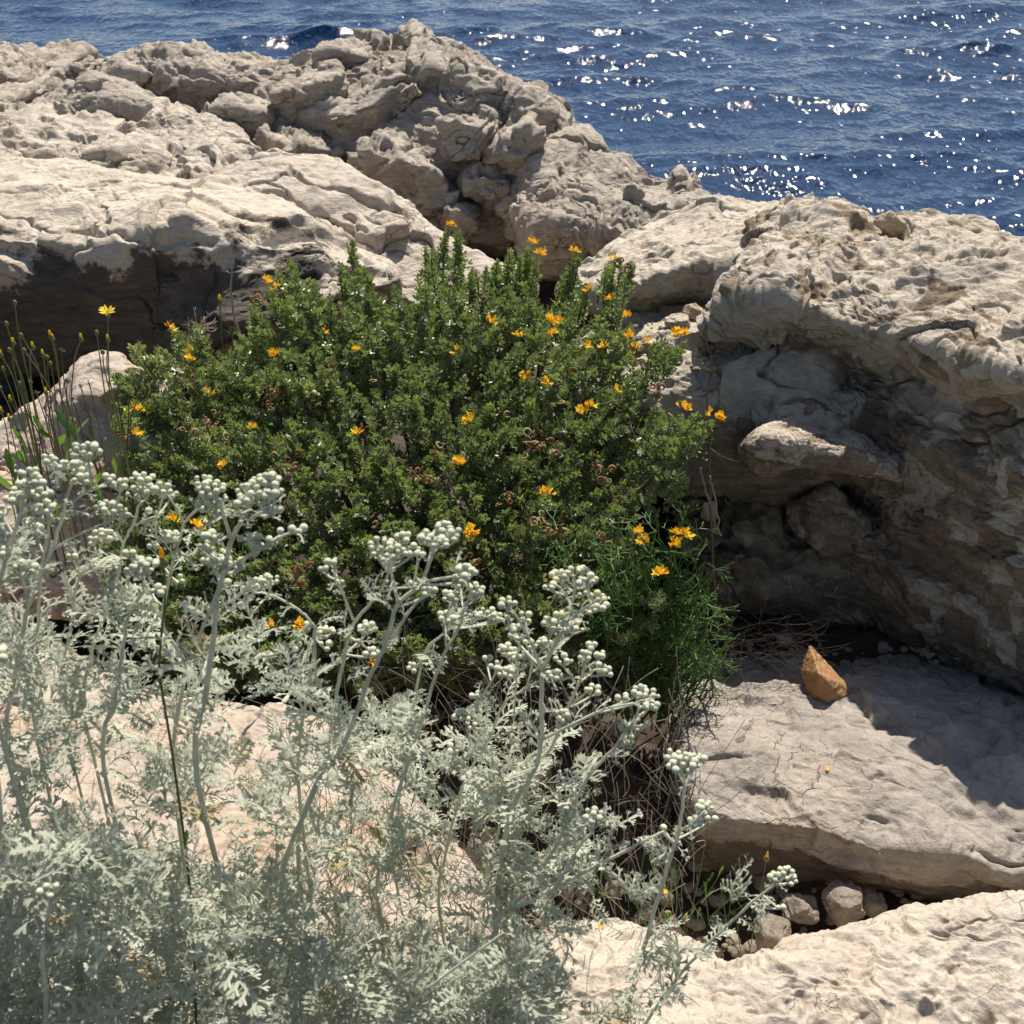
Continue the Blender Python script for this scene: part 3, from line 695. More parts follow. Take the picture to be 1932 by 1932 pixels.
# litter of pebbles in the crevices
mb = MB()
PV, PT = ico(2)
def pebbles(n, xr, yr, hz, smin, smax, sd):
    r = np.random.default_rng(sd)
    for k in range(n):
        x = r.uniform(*xr); y = r.uniform(*yr)
        a = (966 - y) / F; dz = -SP + a * CP; dy = CP + a * SP
        h = (hz) * dy / dz * 1.0
        c = Q(x, y, h)
        s = r.uniform(smin, smax) * (r.random() ** 1.5 + .35)
        W = PV * (1 + .25 * perlin(PV * 1.3 + k * 3.3, k % 50))[:, None] * np.array([1, .8, .6]) * s
        W = W @ rotm('Z', r.uniform(0, 360)).T @ rotm('X', r.uniform(-30, 30)).T
        mb.add(W + c, None, PT, var=r.random())
pebbles(420, (850, 1950), (1560, 1800), -1.44, .004, .016, 1)
pebbles(120, (1350, 1950), (1215, 1290), -1.385, .003, .014, 2)
pebbles(60, (1180, 1400), (590, 700), -.93, .003, .01, 3)
o = mb.build('gravel', M_STONE, base=(0.3, 1.1, 5.55), smooth=False); tag(o, kind='stuff')

# ---------------------------------------------------------------- ground
def coast(X):
    return np.interp(X, [-14, -6, -3, -1.2, -.3, .05, .25, .5, .8, 1.3, 2.5, 5, 14], [9, 7.5, 6.4, 5.9, 5.5, 4.9, 4.3, 3.4, 2.55, 2.3, 1.9, 1.0, -2])
gx = np.unique(np.concatenate([np.linspace(-14, -3.2, 40), np.linspace(-3.2, 2.6, 380), np.linspace(2.6, 14, 40)]))
gy = np.unique(np.concatenate([np.linspace(-6, .4, 40), np.linspace(.4, 3, 260), np.linspace(3, 9.5, 160)]))
X, Y = np.meshgrid(gx, gy); P3 = np.stack([X.ravel(), Y.ravel(), np.zeros(X.size)], 1)
c = coast(P3[:, 0]) + .25 * fbm(P3 * 1.1, 200, 3)
d = P3[:, 1] - c
z = 7 - 1.47 + .05 * fbm(P3 * 2, 201, 4) + .03 * fbm(P3 * 9, 203, 3) - .006 * worley(P3 * 40, 205)[0]
z -= np.clip(d, 0, 9) * 5.0 + .4 * np.clip(d, 0, 1) * fbm(P3 * 3, 207, 3)
z -= .10 * np.clip((P3[:, 1] - 2.6), 0, 3)
z += .16 * np.clip(.95 - P3[:, 1], 0, 1.0)
z = np.maximum(z, -3.0)
P3[:, 2] = z
n, m = X.shape; i = np.arange(n - 1)[:, None]; j = np.arange(m - 1)[None]
q = np.stack([i * m + j, i * m + j + 1, (i + 1) * m + j + 1, (i + 1) * m + j], -1).reshape(-1, 4)
M_SOIL = rock_mat('stony_soil', (.10, .075, .055), (.07, .052, .04), (.13, .09, .06), 4, 1.5)
me = mesh_from('ground', P3, [q]); me.materials.append(M_SOIL)
g = bpy.data.objects.new('ground', me); COL.objects.link(g); tag(g, kind='structure')

# ---------------------------------------------------------------- sea
def sea():
    nr, na = 620, 760
    dense = np.radians(np.linspace(-42, 42, na - 60)); rest = np.radians(np.linspace(42, 318, 62))[1:-1]
    an = np.concatenate([dense, rest])
    rr = np.concatenate([[.5, 3, 6, 8], np.exp(np.linspace(math.log(9), math.log(95), nr)), np.exp(np.linspace(math.log(100), math.log(9000), 60))])
    A, R = np.meshgrid(an, rr); X = R * np.sin(A); Y = R * np.cos(A)
    P = np.stack([X.ravel(), Y.ravel(), np.zeros(X.size)], 1)
    Z = np.zeros(len(P)); dx = np.zeros(len(P)); dy = np.zeros(len(P))
    r = np.random.default_rng(11)
    fade = np.clip((300 - R.ravel()) / 200, 0, 1)
    env = np.clip(.9 + .8 * fbm(P * .09, 210, 2), .3, 1.8)
    for k in range(46):
        lam = 8 * .917 ** k
        th = math.radians(-100 + r.normal() * 30)
        a = .0088 * lam ** .95 * (1 if lam > .8 else .9)
        kx, ky = math.cos(th) * 2 * math.pi / lam, math.sin(th) * 2 * math.pi / lam
        ph = kx * P[:, 0] + ky * P[:, 1] + r.uniform(0, 6.28)
        ok = fade * np.clip(1.5 - R.ravel() * .012 / lam, 0, 1) * env
        Z += a * np.sin(ph) * ok
        dx += -a * .8 * math.cos(th) * np.cos(ph) * -1 * ok; dy += a * .8 * math.sin(th) * np.cos(ph) * ok
    P[:, 0] += dx; P[:, 1] += dy; P[:, 2] = Z
    n, m = X.shape; i = np.arange(n - 1)[:, None]; j = np.arange(m)[None]
    q = np.stack([i * m + j, i * m + (j + 1) % m, (i + 1) * m + (j + 1) % m, (i + 1) * m + j], -1).reshape(-1, 4)
    me = mesh_from('sea', P, [q])
    M, nt, N, L = newmat('sea_water')
    co = node(nt, 'ShaderNodeTexCoord').outputs['Object']
    mp = node(nt, 'ShaderNodeMapping'); L.new(co, mp.inputs['Vector']); mp.inputs['Scale'].default_value = (1, .62, 1)
    c2 = mp.outputs['Vector']
    b1 = node(nt, 'ShaderNodeBump'); b1.inputs['Strength'].default_value = 1; b1.inputs['Distance'].default_value = .074
    L.new(noise(nt, c2, 3.2, 2, .45, .3), b1.inputs['Height'])
    b2 = node(nt, 'ShaderNodeBump'); b2.inputs['Strength'].default_value = 1; b2.inputs['Distance'].default_value = .040
    L.new(noise(nt, c2, 6.8, .5, .5, .5), b2.inputs['Height']); L.new(b1.outputs[0], b2.inputs['Normal'])
    p = node(nt, 'ShaderNodeBsdfPrincipled')
    p.inputs['Base Color'].default_value = (.006, .028, .075, 1); p.inputs['Roughness'].default_value = .045
    p.inputs['IOR'].default_value = 1.333; L.new(b2.outputs[0], p.inputs['Normal'])
    o = node(nt, 'ShaderNodeOutputMaterial'); L.new(p.outputs[0], o.inputs[0])
    me.materials.append(M)
    ob = bpy.data.objects.new('sea', me); COL.objects.link(ob); tag(ob, kind='structure')
sea()

# ---------------------------------------------------------------- plants
def unit(v): v = np.asarray(v, float); return v / (np.linalg.norm(v) + 1e-9)
def bez(a, b, c, n=8):
    t = np.linspace(0, 1, n)[:, None]; a, b, c = map(np.asarray, (a, b, c))
    return (1 - t) ** 2 * a + 2 * t * (1 - t) * b + t * t * c
def resample(P, n):
    P = np.asarray(P, float); W = crw(np.linspace(0, len(P) - 1, n), len(P), False); return W @ P

# leaflet of the shrub: spoon shaped, folded along its middle
def leaflet(L=1.0, w=.27, bend=.25):
    xs = [0, .35, .76, 1.0]; ws = [.03, .7, 1.0, .25]
    V = []; e = []
    for x, k in zip(xs, ws):
        z = -bend * x * x * .5
        V += [(-w * k, x * L, z + .3 * w * k), (0, x * L, z), (w * k, x * L, z + .3 * w * k)]; e += [1, 0.25, 1]
    q = []
    for i in range(3):
        a = i * 3; q += [(a, a + 1, a + 4, a + 3), (a + 1, a + 2, a + 5, a + 4)]
    return np.array(V, float), q, [], e
def merge(parts):
    V = []; q = []; t = []; e = []; n = 0
    for (v, a, b, c), M, off in parts:
        v = np.asarray(v) @ np.asarray(M).T + off
        V.append(v); q += [tuple(k + n for k in f) for f in a]; t += [tuple(k + n for k in f) for f in b]; e += list(c); n += len(v)
    return np.vstack(V), q, t, e
_l = leaflet()
TRI = merge([(_l, rotm('X', 15), (0, .25, 0)), (_l, rotm('Z', 62) @ rotm('X', 10) * .85, (0, .22, 0)), (_l, rotm('Z', -62) @ rotm('X', 10) * .85, (0, .22, 0))])

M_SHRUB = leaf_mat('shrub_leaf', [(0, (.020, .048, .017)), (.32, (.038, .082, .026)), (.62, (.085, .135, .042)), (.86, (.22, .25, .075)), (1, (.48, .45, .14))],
                   (.50, .52, .28), .95, .36, (.28, .40, .04), .38, .7)
M_WOOD = leaf_mat('brown_twig', [(0, (.07, .045, .03)), (1, (.16, .11, .075))], trans=0, rough=.9)
M_DARKW = leaf_mat('dark_dead_twig', [(0, (.035, .025, .018)), (.7, (.065, .048, .036)), (1, (.12, .095, .07))], trans=0, rough=.9)
M_DRY = leaf_mat('dry_stalk', [(0, (.16, .12, .09)), (.5, (.27, .22, .17)), (1, (.42, .36, .27))], trans=0, rough=.9)
M_PETAL = leaf_mat('orange_yellow_petal', [(0, (.88, .42, .01)), (.5, (.93, .60, .02)), (1, (.96, .76, .08))], trans=.35, trans_col=(.95, .4, .0), rough=.6)
M_YPETAL = leaf_mat('yellow_petal', [(0, (.85, .58, .012)), (1, (.92, .70, .03))], trans=.3, trans_col=(.95, .7, .0), rough=.6)
M_POD = leaf_mat('coiled_pod', [(0, (.24, .11, .05)), (.5, (.36, .22, .10)), (.8, (.38, .32, .14)), (1, (.26, .30, .12))], trans=.3, trans_col=(.5, .3, .1), rough=.7)
M_SILVER = leaf_mat('silver_felt_leaf', [(0, (.34, .36, .285)), (.5, (.53, .545, .44)), (.94, (.74, .74, .61)), (1, (.50, .40, .24))], None, 0, .38, (.72, .76, .58), .9, .15, .0004)
M_SSTEM = leaf_mat('silver_felt_stem', [(0, (.62, .62, .50)), (1, (.78, .77, .64))], trans=.3, trans_col=(.8, .8, .6), rough=.95, spec=.1, bump=.0004)
M_BUD = leaf_mat('cream_green_bud', [(0, (.62, .63, .47)), (.7, (.76, .76, .59)), (1, (.80, .74, .38))], (.60, .58, .16), .0, .22, (.5, .6, .3), .9, .1, .0005)
M_GREEN = leaf_mat('fresh_green', [(0, (.05, .12, .028)), (.6, (.09, .20, .04)), (1, (.20, .30, .06))], trans=.3, trans_col=(.25, .45, .03), rough=.4, spec=.5)
M_STALK = leaf_mat('weed_stalk', [(0, (.10, .14, .04)), (.6, (.18, .21, .07)), (1, (.26, .22, .12))], trans=.15, rough=.7)

# ---- the shrub
OUT = [(205, 760), (215, 690), (250, 650), (330, 622), (375, 605), (430, 640), (468, 590), (480, 545), (520, 505), (545, 490), (585, 520), (610, 555), (638, 560), (650, 500), (660, 455), (680, 475), (700, 520), (740, 540), (780, 545),
       (792, 480), (812, 470), (826, 530), (843, 500), (848, 428), (866, 440), (880, 505), (925, 500), (960, 468), (1000, 463), (1015, 500), (1005, 545), (1055, 535), (1080, 480), (1105, 505), (1100, 560), (1140, 555), (1150, 492), (1190, 497), (1188, 560),
       (1200, 640), (1285, 640), (1290, 665), (1210, 715), (1250, 748), (1345, 785), (1340, 812), (1285, 830), (1295, 900), (1225, 945), (1240, 1000), (1260, 1080), (1240, 1180), (1150, 1250), (1000, 1290), (800, 1310), (560, 1310), (330, 1290), (200, 1180), (185, 1000), (230, 900), (215, 830)]
OA = np.array(OUT, float)
def inside(x, y, P=OA):
    c = False; j = len(P) - 1
    for i in range(len(P)):
        if (P[i, 1] > y) != (P[j, 1] > y) and x < (P[j, 0] - P[i, 0]) * (y - P[i, 1]) / (P[j, 1] - P[i, 1]) + P[i, 0]: c = not c
        j = i
    return c
def hsurf(x, y):
    """how far ahead the leafy surface of the dome lies"""
    t = (y - 450) / 850
    h = 2.12 - .80 * t + .10 * (2 * t - 1) ** 2
    return h + (-.06 * ((x - 740) / 520) ** 2 if x < 740 else -.11 * ((x - 740) / 500) ** 2 * (1 if x < 1240 else 1.6))
ROOT = Q(850, 1290, 1.62); ROOT[2] = 7 - 1.46
CEN = Q(800, 980, 1.80)
shrub = thing('shrub', ROOT, 'rounded dark green shrub with yellow orange flowers and brown curled pods', 'shrub')
r = np.random.default_rng(5)
tips = []
# shoots along the outline
lead = [(660, 452, 120), (845, 428, 150), (866, 436, 90), (808, 468, 120), (545, 490, 80), (520, 505, 70), (1000, 463, 110), (965, 470, 90), (985, 480, 90), (1082, 478, 90), (1165, 492, 100), (1190, 500, 70), (1150, 500, 60), (700, 520, 80), (585, 522, 60), (480, 560, 70),
        (372, 606, 60), (330, 622, 60), (250, 650, 70), (215, 700, 60), (1290, 640, 90), (1260, 655, 90), (1345, 792, 90), (1320, 780, 90), (1325, 812, 80), (1290, 890, 90), (925, 502, 80), (890, 510, 70), (745, 540, 60), (1110, 545, 60), (620, 560, 60), (640, 500, 60), (680, 500, 60),
        (1075, 500, 80), (1010, 490, 80), (945, 490, 80), (1180, 530, 80), (1240, 640, 90), (1300, 800, 80), (1280, 840, 70), (1215, 720, 60)]
for x, y, L in lead:
    for k in range(3):
        tips.append((x + r.normal() * 5, y + abs(r.normal()) * 9, hsurf(x, y) + r.normal() * .025, L * r.uniform(.8, 1.1), 1))
gap = [(700, 800, 42, 26), (980, 840, 38, 22), (760, 830, 30, 20), (1215, 975, 30, 18), (905, 720, 24, 20), (640, 1080, 28, 16), (905, 1130, 50, 26), (1090, 640, 20, 14), (1130, 880, 30, 16), (845, 905, 26, 16), (600, 760, 26, 14), (905, 960, 20, 12)]
while len(tips) < 3900:
    x = r.uniform(180, 1360); y = r.uniform(430, 1310)
    if not inside(x, y) or not inside(x, y - 26): continue
    if any(((x - gx_) / a / 1.25) ** 2 + ((y - gy_) / b) ** 2 < 1 for gx_, gy_, a, b in gap) and r.random() < .86: continue
    cl = perlin(np.array([[x / 55, y / 45, 0.3]]), 90)[0]
    h = hsurf(x, y) - .055 * cl + (abs(r.normal()) * .05 if r.random() < .75 else r.uniform(.05, .28))
    tips.append((x, y, h, r.uniform(36, 66), 0))
Rf, Pp, Sc, Va = [], [], [], []
twigs = MB()
for (x, y, h, L, ld) in tips:
    T = Q(x, y, h); D = depth(T); Lm = L * D / F
    out = unit(T - CEN)
    d = unit(out * (.5 if ld else .8) + np.array([0, -.12, .75 if ld else .4]) + r.normal(size=3) * (.14 if ld else .34))
    side = unit(np.cross(d, r.normal(size=3)))
    base = T - d * Lm
    path = bez(base, base + d * Lm * .5 + side * Lm * r.uniform(-.12, .12), T, 6)
    if r.random() < .3 or ld: twigs.tube(path, np.linspace(.0016, .0008, 6), 4, r.random())
    n = int(Lm / .0052) + 3
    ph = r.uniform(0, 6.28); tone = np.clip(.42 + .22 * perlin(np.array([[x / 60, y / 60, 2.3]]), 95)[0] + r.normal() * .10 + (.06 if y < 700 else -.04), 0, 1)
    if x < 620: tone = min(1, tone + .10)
    a_, b_ = np.cross(d, [.3, .2, .9]), None
    a_ = unit(a_); b_ = np.cross(d, a_)
    for k in range(n):
        t = (k + .3) / n; an = ph + k * 2.4
        o_ = math.cos(an) * a_ + math.sin(an) * b_
        t2 = t ** .8
        p0 = path[0] * (1 - t2) + path[-1] * t2 + o_ * .0012
        g = o_ * (1.0 - .65 * t) + d * (.35 + .9 * t) + np.array([0, 0, .25]) + r.normal(size=3) * .12
        s = (.0118 + r.normal() * .0024) * (1.0 if t < .8 else .72)
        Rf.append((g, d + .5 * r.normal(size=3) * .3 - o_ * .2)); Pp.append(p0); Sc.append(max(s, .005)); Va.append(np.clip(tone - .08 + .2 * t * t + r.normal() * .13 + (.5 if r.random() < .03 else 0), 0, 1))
G = np.array([a for a, b in Rf]); Nn = np.array([b for a, b in Rf])
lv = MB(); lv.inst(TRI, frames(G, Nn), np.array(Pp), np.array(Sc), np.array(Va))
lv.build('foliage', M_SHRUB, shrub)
twigs.build('twigs', M_WOOD, shrub)
# woody limbs
for k in range(16):
    x, y, h, L, ld = tips[int(r.integers(0, 110))] if k < 11 else tips[int(r.integers(120, 1500))]
    T = Q(x, y, h + .05); a = ROOT + r.normal(size=3) * .03
    mid = a * .45 + T * .55 + np.array([r.normal() * .05, r.normal() * .05, -.06])
    limb = MB(); pa = bez(a, mid, T, 14) + r.normal(size=(14, 3)) * .003
    limb.tube(pa, np.linspace(.009, .0015, 14), 6, r.random())
    for j in range(5):
        s = pa[5 + j]; e = s + unit(T - CEN + r.normal(size=3) * .5) * r.uniform(.08, .2)
        limb.tube(bez(s, (s + e) / 2 + r.normal(size=3) * .012, e, 6), np.linspace(.003, .001, 6), 5, r.random())
    limb.build('branch', M_WOOD, shrub)

# flower cluster: pea flowers fanned round a short stalk
def petal(L, w, curl):
    V = []; 
    for x, k in ((0, .15), (.4, .7), (.75, 1), (1, .25)):
        z = curl * x * x
        V += [(-w * k, x * L, z), (0, x * L, z - .12 * w), (w * k, x * L, z)]
    q = []
    for i in range(3):
        a = i * 3; q += [(a, a + 1, a + 4, a + 3), (a + 1, a + 2, a + 5, a + 4)]
    return np.array(V, float), q, [], [0] * 12
PEA = merge([(petal(1, .23, .6), np.eye(3), (0, 0, 0)), (petal(.85, .2, .1), rotm('Z', 24) @ rotm('X', -12), (0, .05, 0)), (petal(.85, .2, .1), rotm('Z', -24) @ rotm('X', -12), (0, .05, 0)),
             (petal(.8, .16, .25), rotm('X', -28), (0, 0, 0)), (petal(.25, .14, 0), rotm('Z', 180), (0, .1, 0))])
def flower_mesh(sd, n):
    rr = np.random.default_rng(sd); mb = MB(); gs = []; ns = []; ps = []
    for k in range(n):
        an = k * 2.4 + rr.normal() * .3; el = rr.uniform(.1, 1.2)
        g = np.array([math.cos(an) * math.cos(el), math.sin(an) * math.cos(el), math.sin(el)])
        gs.append(g); ns.append(np.array([0, 0, 1]) + rr.normal(size=3) * .2 - g * .2); ps.append(g * .0035 + np.array([0, 0, rr.uniform(-.002, .003)]))
    mb.inst(PEA, frames(np.array(gs), np.array(ns)), np.array(ps), rr.uniform(.0082, .0108, n), rr.random(n))
    V = np.vstack(mb.V); me = mesh_from('flower_cluster', V, [np.vstack(mb.Q)], True, {'var': np.concatenate(mb.A), 'edge': np.concatenate(mb.E)}); me.materials.append(M_PETAL); return me
FM = [flower_mesh(k, n) for k, n in enumerate((4, 6, 7, 9, 3))]
def child(name, me, parent, loc, rot=(0, 0, 0), sc=1.0):
    o = bpy.data.objects.new(name, me); COL.objects.link(o); o.parent = parent
    o.location = np.asarray(loc) - WORLD[parent.name]; o.rotation_euler = rot; o.scale = (sc,) * 3
    WORLD[o.name] = np.array(loc, float); return o
fl = [(502, 533, 2), (520, 545, 0), (318, 622, 1), (358, 680, 3), (360, 665, 0), (521, 671, 3), (672, 663, 1), (256, 822, 3), (262, 776, 2), (474, 808, 2), (676, 820, 3), (424, 880, 3), (250, 775, 4), (328, 985, 2), (368, 992, 2), (380, 1005, 0), (852, 428, 2),
      (1003, 462, 1), (1017, 480, 1), (1083, 478, 1), (1115, 548, 1), (1152, 568, 1), (1182, 598, 2), (1157, 492, 4), (928, 608, 1), (1035, 605, 2), (1042, 632, 3), (1060, 610, 1), (975, 634, 1), (1186, 636, 1), (1200, 655, 2), (1217, 645, 1), (1185, 640, 4), (1140, 655, 1), (1105, 657, 1), (1277, 632, 3), (1290, 636, 1), (992, 708, 3), (1033, 722, 2), (1165, 738, 4),
      (1103, 775, 3), (1112, 768, 1), (1285, 770, 2), (1292, 775, 1), (1355, 792, 3), (1340, 785, 4), (884, 795, 1), (872, 878, 3), (862, 872, 2), (1028, 928, 2), (1040, 932, 0), (892, 1003, 3), (885, 1012, 1), (1205, 1008, 2), (1216, 1022, 3), (1275, 1010, 1), (1268, 1028, 1), (1288, 1012, 1), (1245, 1086, 2), (508, 1182, 1), (565, 1180, 2), (395, 745, 4), (700, 1250, 1), (612, 630, 4), (860, 665, 4)]
for x, y, k in fl:
    p = Q(x, y, hsurf(x, y) - .05 if inside(x, y) else hsurf(x, y) - .01)
    child('flower_cluster', FM[k], shrub, p, (r.uniform(-.5, .9), r.normal() * .4, r.uniform(0, 6.28)), r.uniform(.9, 1.25))
# coiled pods
def pod_mesh(sd, n):
    rr = np.random.default_rng(sd); mb = MB()
    for k in range(n):
        c = rr.normal(size=3) * np.array([.008, .006, .006]); t = np.linspace(0, rr.uniform(5.2, 7.4), 13); R0 = rr.uniform(.0042, .0062)
        P = np.stack([np.cos(t) * R0, np.sin(t) * R0, t * .0003], 1)
        Rm = rotm('Z', rr.uniform(0, 360)) @ rotm('X', rr.uniform(20, 120)); P = P @ Rm.T + c
        ax = Rm[:, 2]; rad = P - c; rad /= np.linalg.norm(rad, axis=1)[:, None] + 1e-9
        w = .0026 * np.sin(np.linspace(.35, 2.9, 13))[:, None]
        V = np.concatenate([P + rad * w, P + ax * .0011, P - rad * w, P - ax * .0011], 0); m = 13
        q = [(a * m + i, a * m + i + 1, ((a + 1) % 4) * m + i + 1, ((a + 1) % 4) * m + i) for a in range(4) for i in range(12)]
        mb.add(V, q, None, rr.random())
    me = mesh_from('seed_pods', np.vstack(mb.V), [np.vstack(mb.Q)], True, {'var': np.concatenate(mb.A), 'edge': np.concatenate(mb.E)}); me.materials.append(M_POD); return me
PM = [pod_mesh(k, n) for k, n in enumerate((1, 6, 9, 1))]
pods = [(486, 565, 1), (495, 575, 0), (912, 560, 1), (595, 580, 0), (358, 700, 1), (345, 725, 0), (300, 690, 0), (392, 800, 1), (365, 815, 1), (510, 740, 2), (512, 770, 1), (430, 820, 0), (520, 860, 0), (540, 895, 1), (555, 880, 1), (820, 855, 1), (830, 835, 0), (955, 773, 3), (958, 778, 0), (780, 895, 1), (800, 900, 2), (830, 905, 0), (1000, 835, 2), (1020, 842, 1), (1045, 852, 1), (992, 858, 0),
        (1015, 985, 2), (1030, 1000, 2), (1065, 1000, 1), (1135, 1010, 1), (1145, 1030, 0), (1140, 905, 1), (1160, 1060, 0), (1130, 880, 1), (1240, 745, 1), (1270, 790, 0), (1205, 660, 2), (1170, 495, 1), (1185, 505, 0), (545, 1085, 1), (570, 1095, 1), (560, 1110, 0), (250, 800, 0), (235, 825, 1), (700, 720, 0), (845, 590, 0), (880, 710, 0), (640, 905, 0), (1060, 760, 0), (1085, 700, 0), (760, 640, 0), (620, 700, 1), (735, 600, 0), (895, 1060, 1), (1170, 940, 0), (1010, 530, 0), (1100, 690, 3), (705, 985, 0), (460, 950, 0), (960, 935, 1), (985, 945, 0), (770, 1010, 0)]
for x, y, k in pods:
    p = Q(x, y, hsurf(x, y) - .05)
    child('seed_pods', PM[k], shrub, p, (r.uniform(0, 3), r.uniform(0, 3), r.uniform(0, 6.28)), r.uniform(.85, 1.2))

# ---- fennel leaved green plant
base = Q(1230, 1270, 1.50); base[2] = 7 - 1.42
fen = thing('samphire_plant', base, 'bright green plant with thin forked fleshy leaves right of the shrub foot', 'plant')
def forked(mb, p, d, L, rad, lev, rr):
    e = p + d * L; s = unit(np.cross(d, rr.normal(size=3)))
    mb.tube(bez(p, (p + e) / 2 + s * L * .1, e, 5), np.linspace(rad, rad * .7, 5), 5, rr.uniform(.2, .9))
    if lev:
        for sg in (-1, 1, 0) if rr.random() < .55 else (-1, 1):
            forked(mb, e, unit(d + s * sg * .55 + np.array([0, 0, .12]) + rr.normal(size=3) * .12), L * rr.uniform(.55, .85), rad * .8, lev - 1, rr)
stems = [(1050, 1000), (1085, 985), (1120, 1010), (1180, 1000), (1240, 985), (1290, 975), (1300, 1000), (1325, 1020), (1330, 1060), (1300, 1080), (1310, 1120), (1335, 1140), (1290, 1150), (1340, 1190), (1360, 1230), (1345, 1260), (1300, 1220), (1260, 1200), (1220, 1170), (1240, 1240), (1180, 1210), (1290, 1265),
         (1150, 1150), (1190, 1110), (1240, 1100), (1270, 1040), (1215, 1060), (1150, 1060), (1100, 1100), (1060, 1060), (1320, 1245), (1270, 1170)]
rr = np.random.default_rng(12)
stems += [(x_ + rr.normal() * 18, y_ + rr.normal() * 18) for x_, y_ in stems]
for k in range(8):
    mb = MB()
    for (x, y) in stems[k::8]:
        T = Q(x, y, 1.43 + rr.normal() * .04)
        a = base + np.array([rr.normal() * .05, rr.normal() * .03, 0]); m = (a + T) / 2 + np.array([0, -.03, .05])
        pa = bez(a, m, T, 9); mb.tube(pa, np.linspace(.0022, .0012, 9), 5, .3)
        for j in (3, 4, 5, 6, 7, 8):
            for z in range(2):
                d = unit(pa[j] - pa[j - 1] + rr.normal(size=3) * .75 + np.array([0, 0, .1]))
                forked(mb, pa[j], d, rr.uniform(.012, .024), .0011, 2, rr)
    mb.build('stem', M_GREEN, fen)

# ---- dry stalks
def stalk(name, pts, rads, label, mat=M_DRY, forks=0, sd=0, group=None, cat='dry stalk'):
    P = np.array([Q(*p) for p in pts]); rr = np.random.default_rng(sd); P = resample(P, 16) + rr.normal(size=(16, 3)) * .0008
    mb = MB(); mb.tube(P, np.linspace(rads[0], rads[1], 16), 6, rr.random())
    for k in range(forks):
        i = int(rr.integers(5, 15)); d = unit(P[i] - P[i - 1] + rr.normal(size=3) * .6); e = P[i] + d * rr.uniform(.03, .10)
        mb.tube(bez(P[i], (P[i] + e) / 2 + rr.normal(size=3) * .006, e, 6), np.linspace(rads[1], .0005, 6), 5, rr.random())
    return tag(mb.build(name, mat, base=P[0]), label, cat, group)
stalk('dry_stalk', [(458, 650, 2.2), (440, 590, 2.2), (436, 520, 2.2), (440, 452, 2.2)], (.0035, .0013), 'tall grey dry stalk upright before the long boulder, left of the shrub top', sd=1)
stalk('dry_stalk', [(1352, 1000, 1.47), (1343, 960, 1.47), (1330, 920, 1.47), (1321, 884, 1.47)], (.0022, .0018), 'pale broken straight stalk leaning in the hollow right of the shrub', sd=2)
stalk('dry_stalk', [(1358, 1010, 1.46), (1352, 960, 1.46), (1345, 920, 1.46), (1340, 900, 1.46)], (.0016, .0012), 'short thin bent stalk just right of the pale broken stalk', sd=3)
stalk('dry_twig', [(1352, 1180, 1.55), (1345, 1050, 1.55), (1338, 900, 1.55), (1340, 830, 1.55), (1333, 740, 1.55), (1345, 690, 1.55), (1332, 640, 1.55)], (.0028, .0009), 'long brown dead twig with side shoots climbing the pitted boulder face', M_WOOD, 9, 4, cat='dry twig')
# tangle of dead twigs below the shrub
rr = np.random.default_rng(21)
mb = MB()
for k in range(430):
    x = rr.uniform(720, 1300); y = rr.uniform(1230, 1600)
    if y > 1400 + (x - 780) * .45: continue
    p = Q(x, y, 1.40 - .36 * (y - 1230) / 400 + rr.uniform(-.05, .10))
    d = unit(rr.normal(size=3) * [.8, .6, 1] + np.array([-.1, 0, .3])); L = rr.uniform(.03, .12); e = p + d * L
    mb.tube(bez(p, (p + e) / 2 + rr.normal(size=3) * L * .25, e, 7), np.linspace(.0013, .0005, 7) * rr.uniform(.6, 1.6), 4, rr.random() ** 2)
tag(mb.build('dead_undergrowth', M_DARKW, base=Q(1050, 1450, 1.15)), kind='stuff')
mb = MB()
for k in range(130):
    x = rr.uniform(1330, 1560); y = rr.uniform(1170, 1250)
    p = Q(x, y, 1.58 - .1 * (y - 1170) / 80 + rr.uniform(-.03, .03)); d = unit(rr.normal(size=3) * np.array([1, .5, .25])); L = rr.uniform(.05, .13); e = p + d * L
    mb.tube(bez(p, (p + e) / 2 + rr.normal(size=3) * L * .3, e, 8), .0004, 3, rr.random() * .5)
tag(mb.build('dead_grass_tangle', M_DARKW, base=Q(1420, 1230, 1.55)), kind='stuff'); mb = MB()
for k in range(380):
    x = rr.uniform(560, 1330); y = rr.uniform(1330, 1780)
    p = Q(x, y, 1.12 - .28 * (y - 1330) / 450 + rr.uniform(-.03, .05)); d = unit(np.array([rr.normal() * .5 - .1, rr.normal() * .3, 1])); L = rr.uniform(.05, .16); e = p + d * L
    mb.tube(bez(p, (p + e) / 2 + rr.normal(size=3) * L * .1, e, 6), .00055, 3, .4 + .6 * rr.random())
tag(mb.build('dry_grass', M_DRY, base=Q(1100, 1450, 1.1)), kind='stuff')

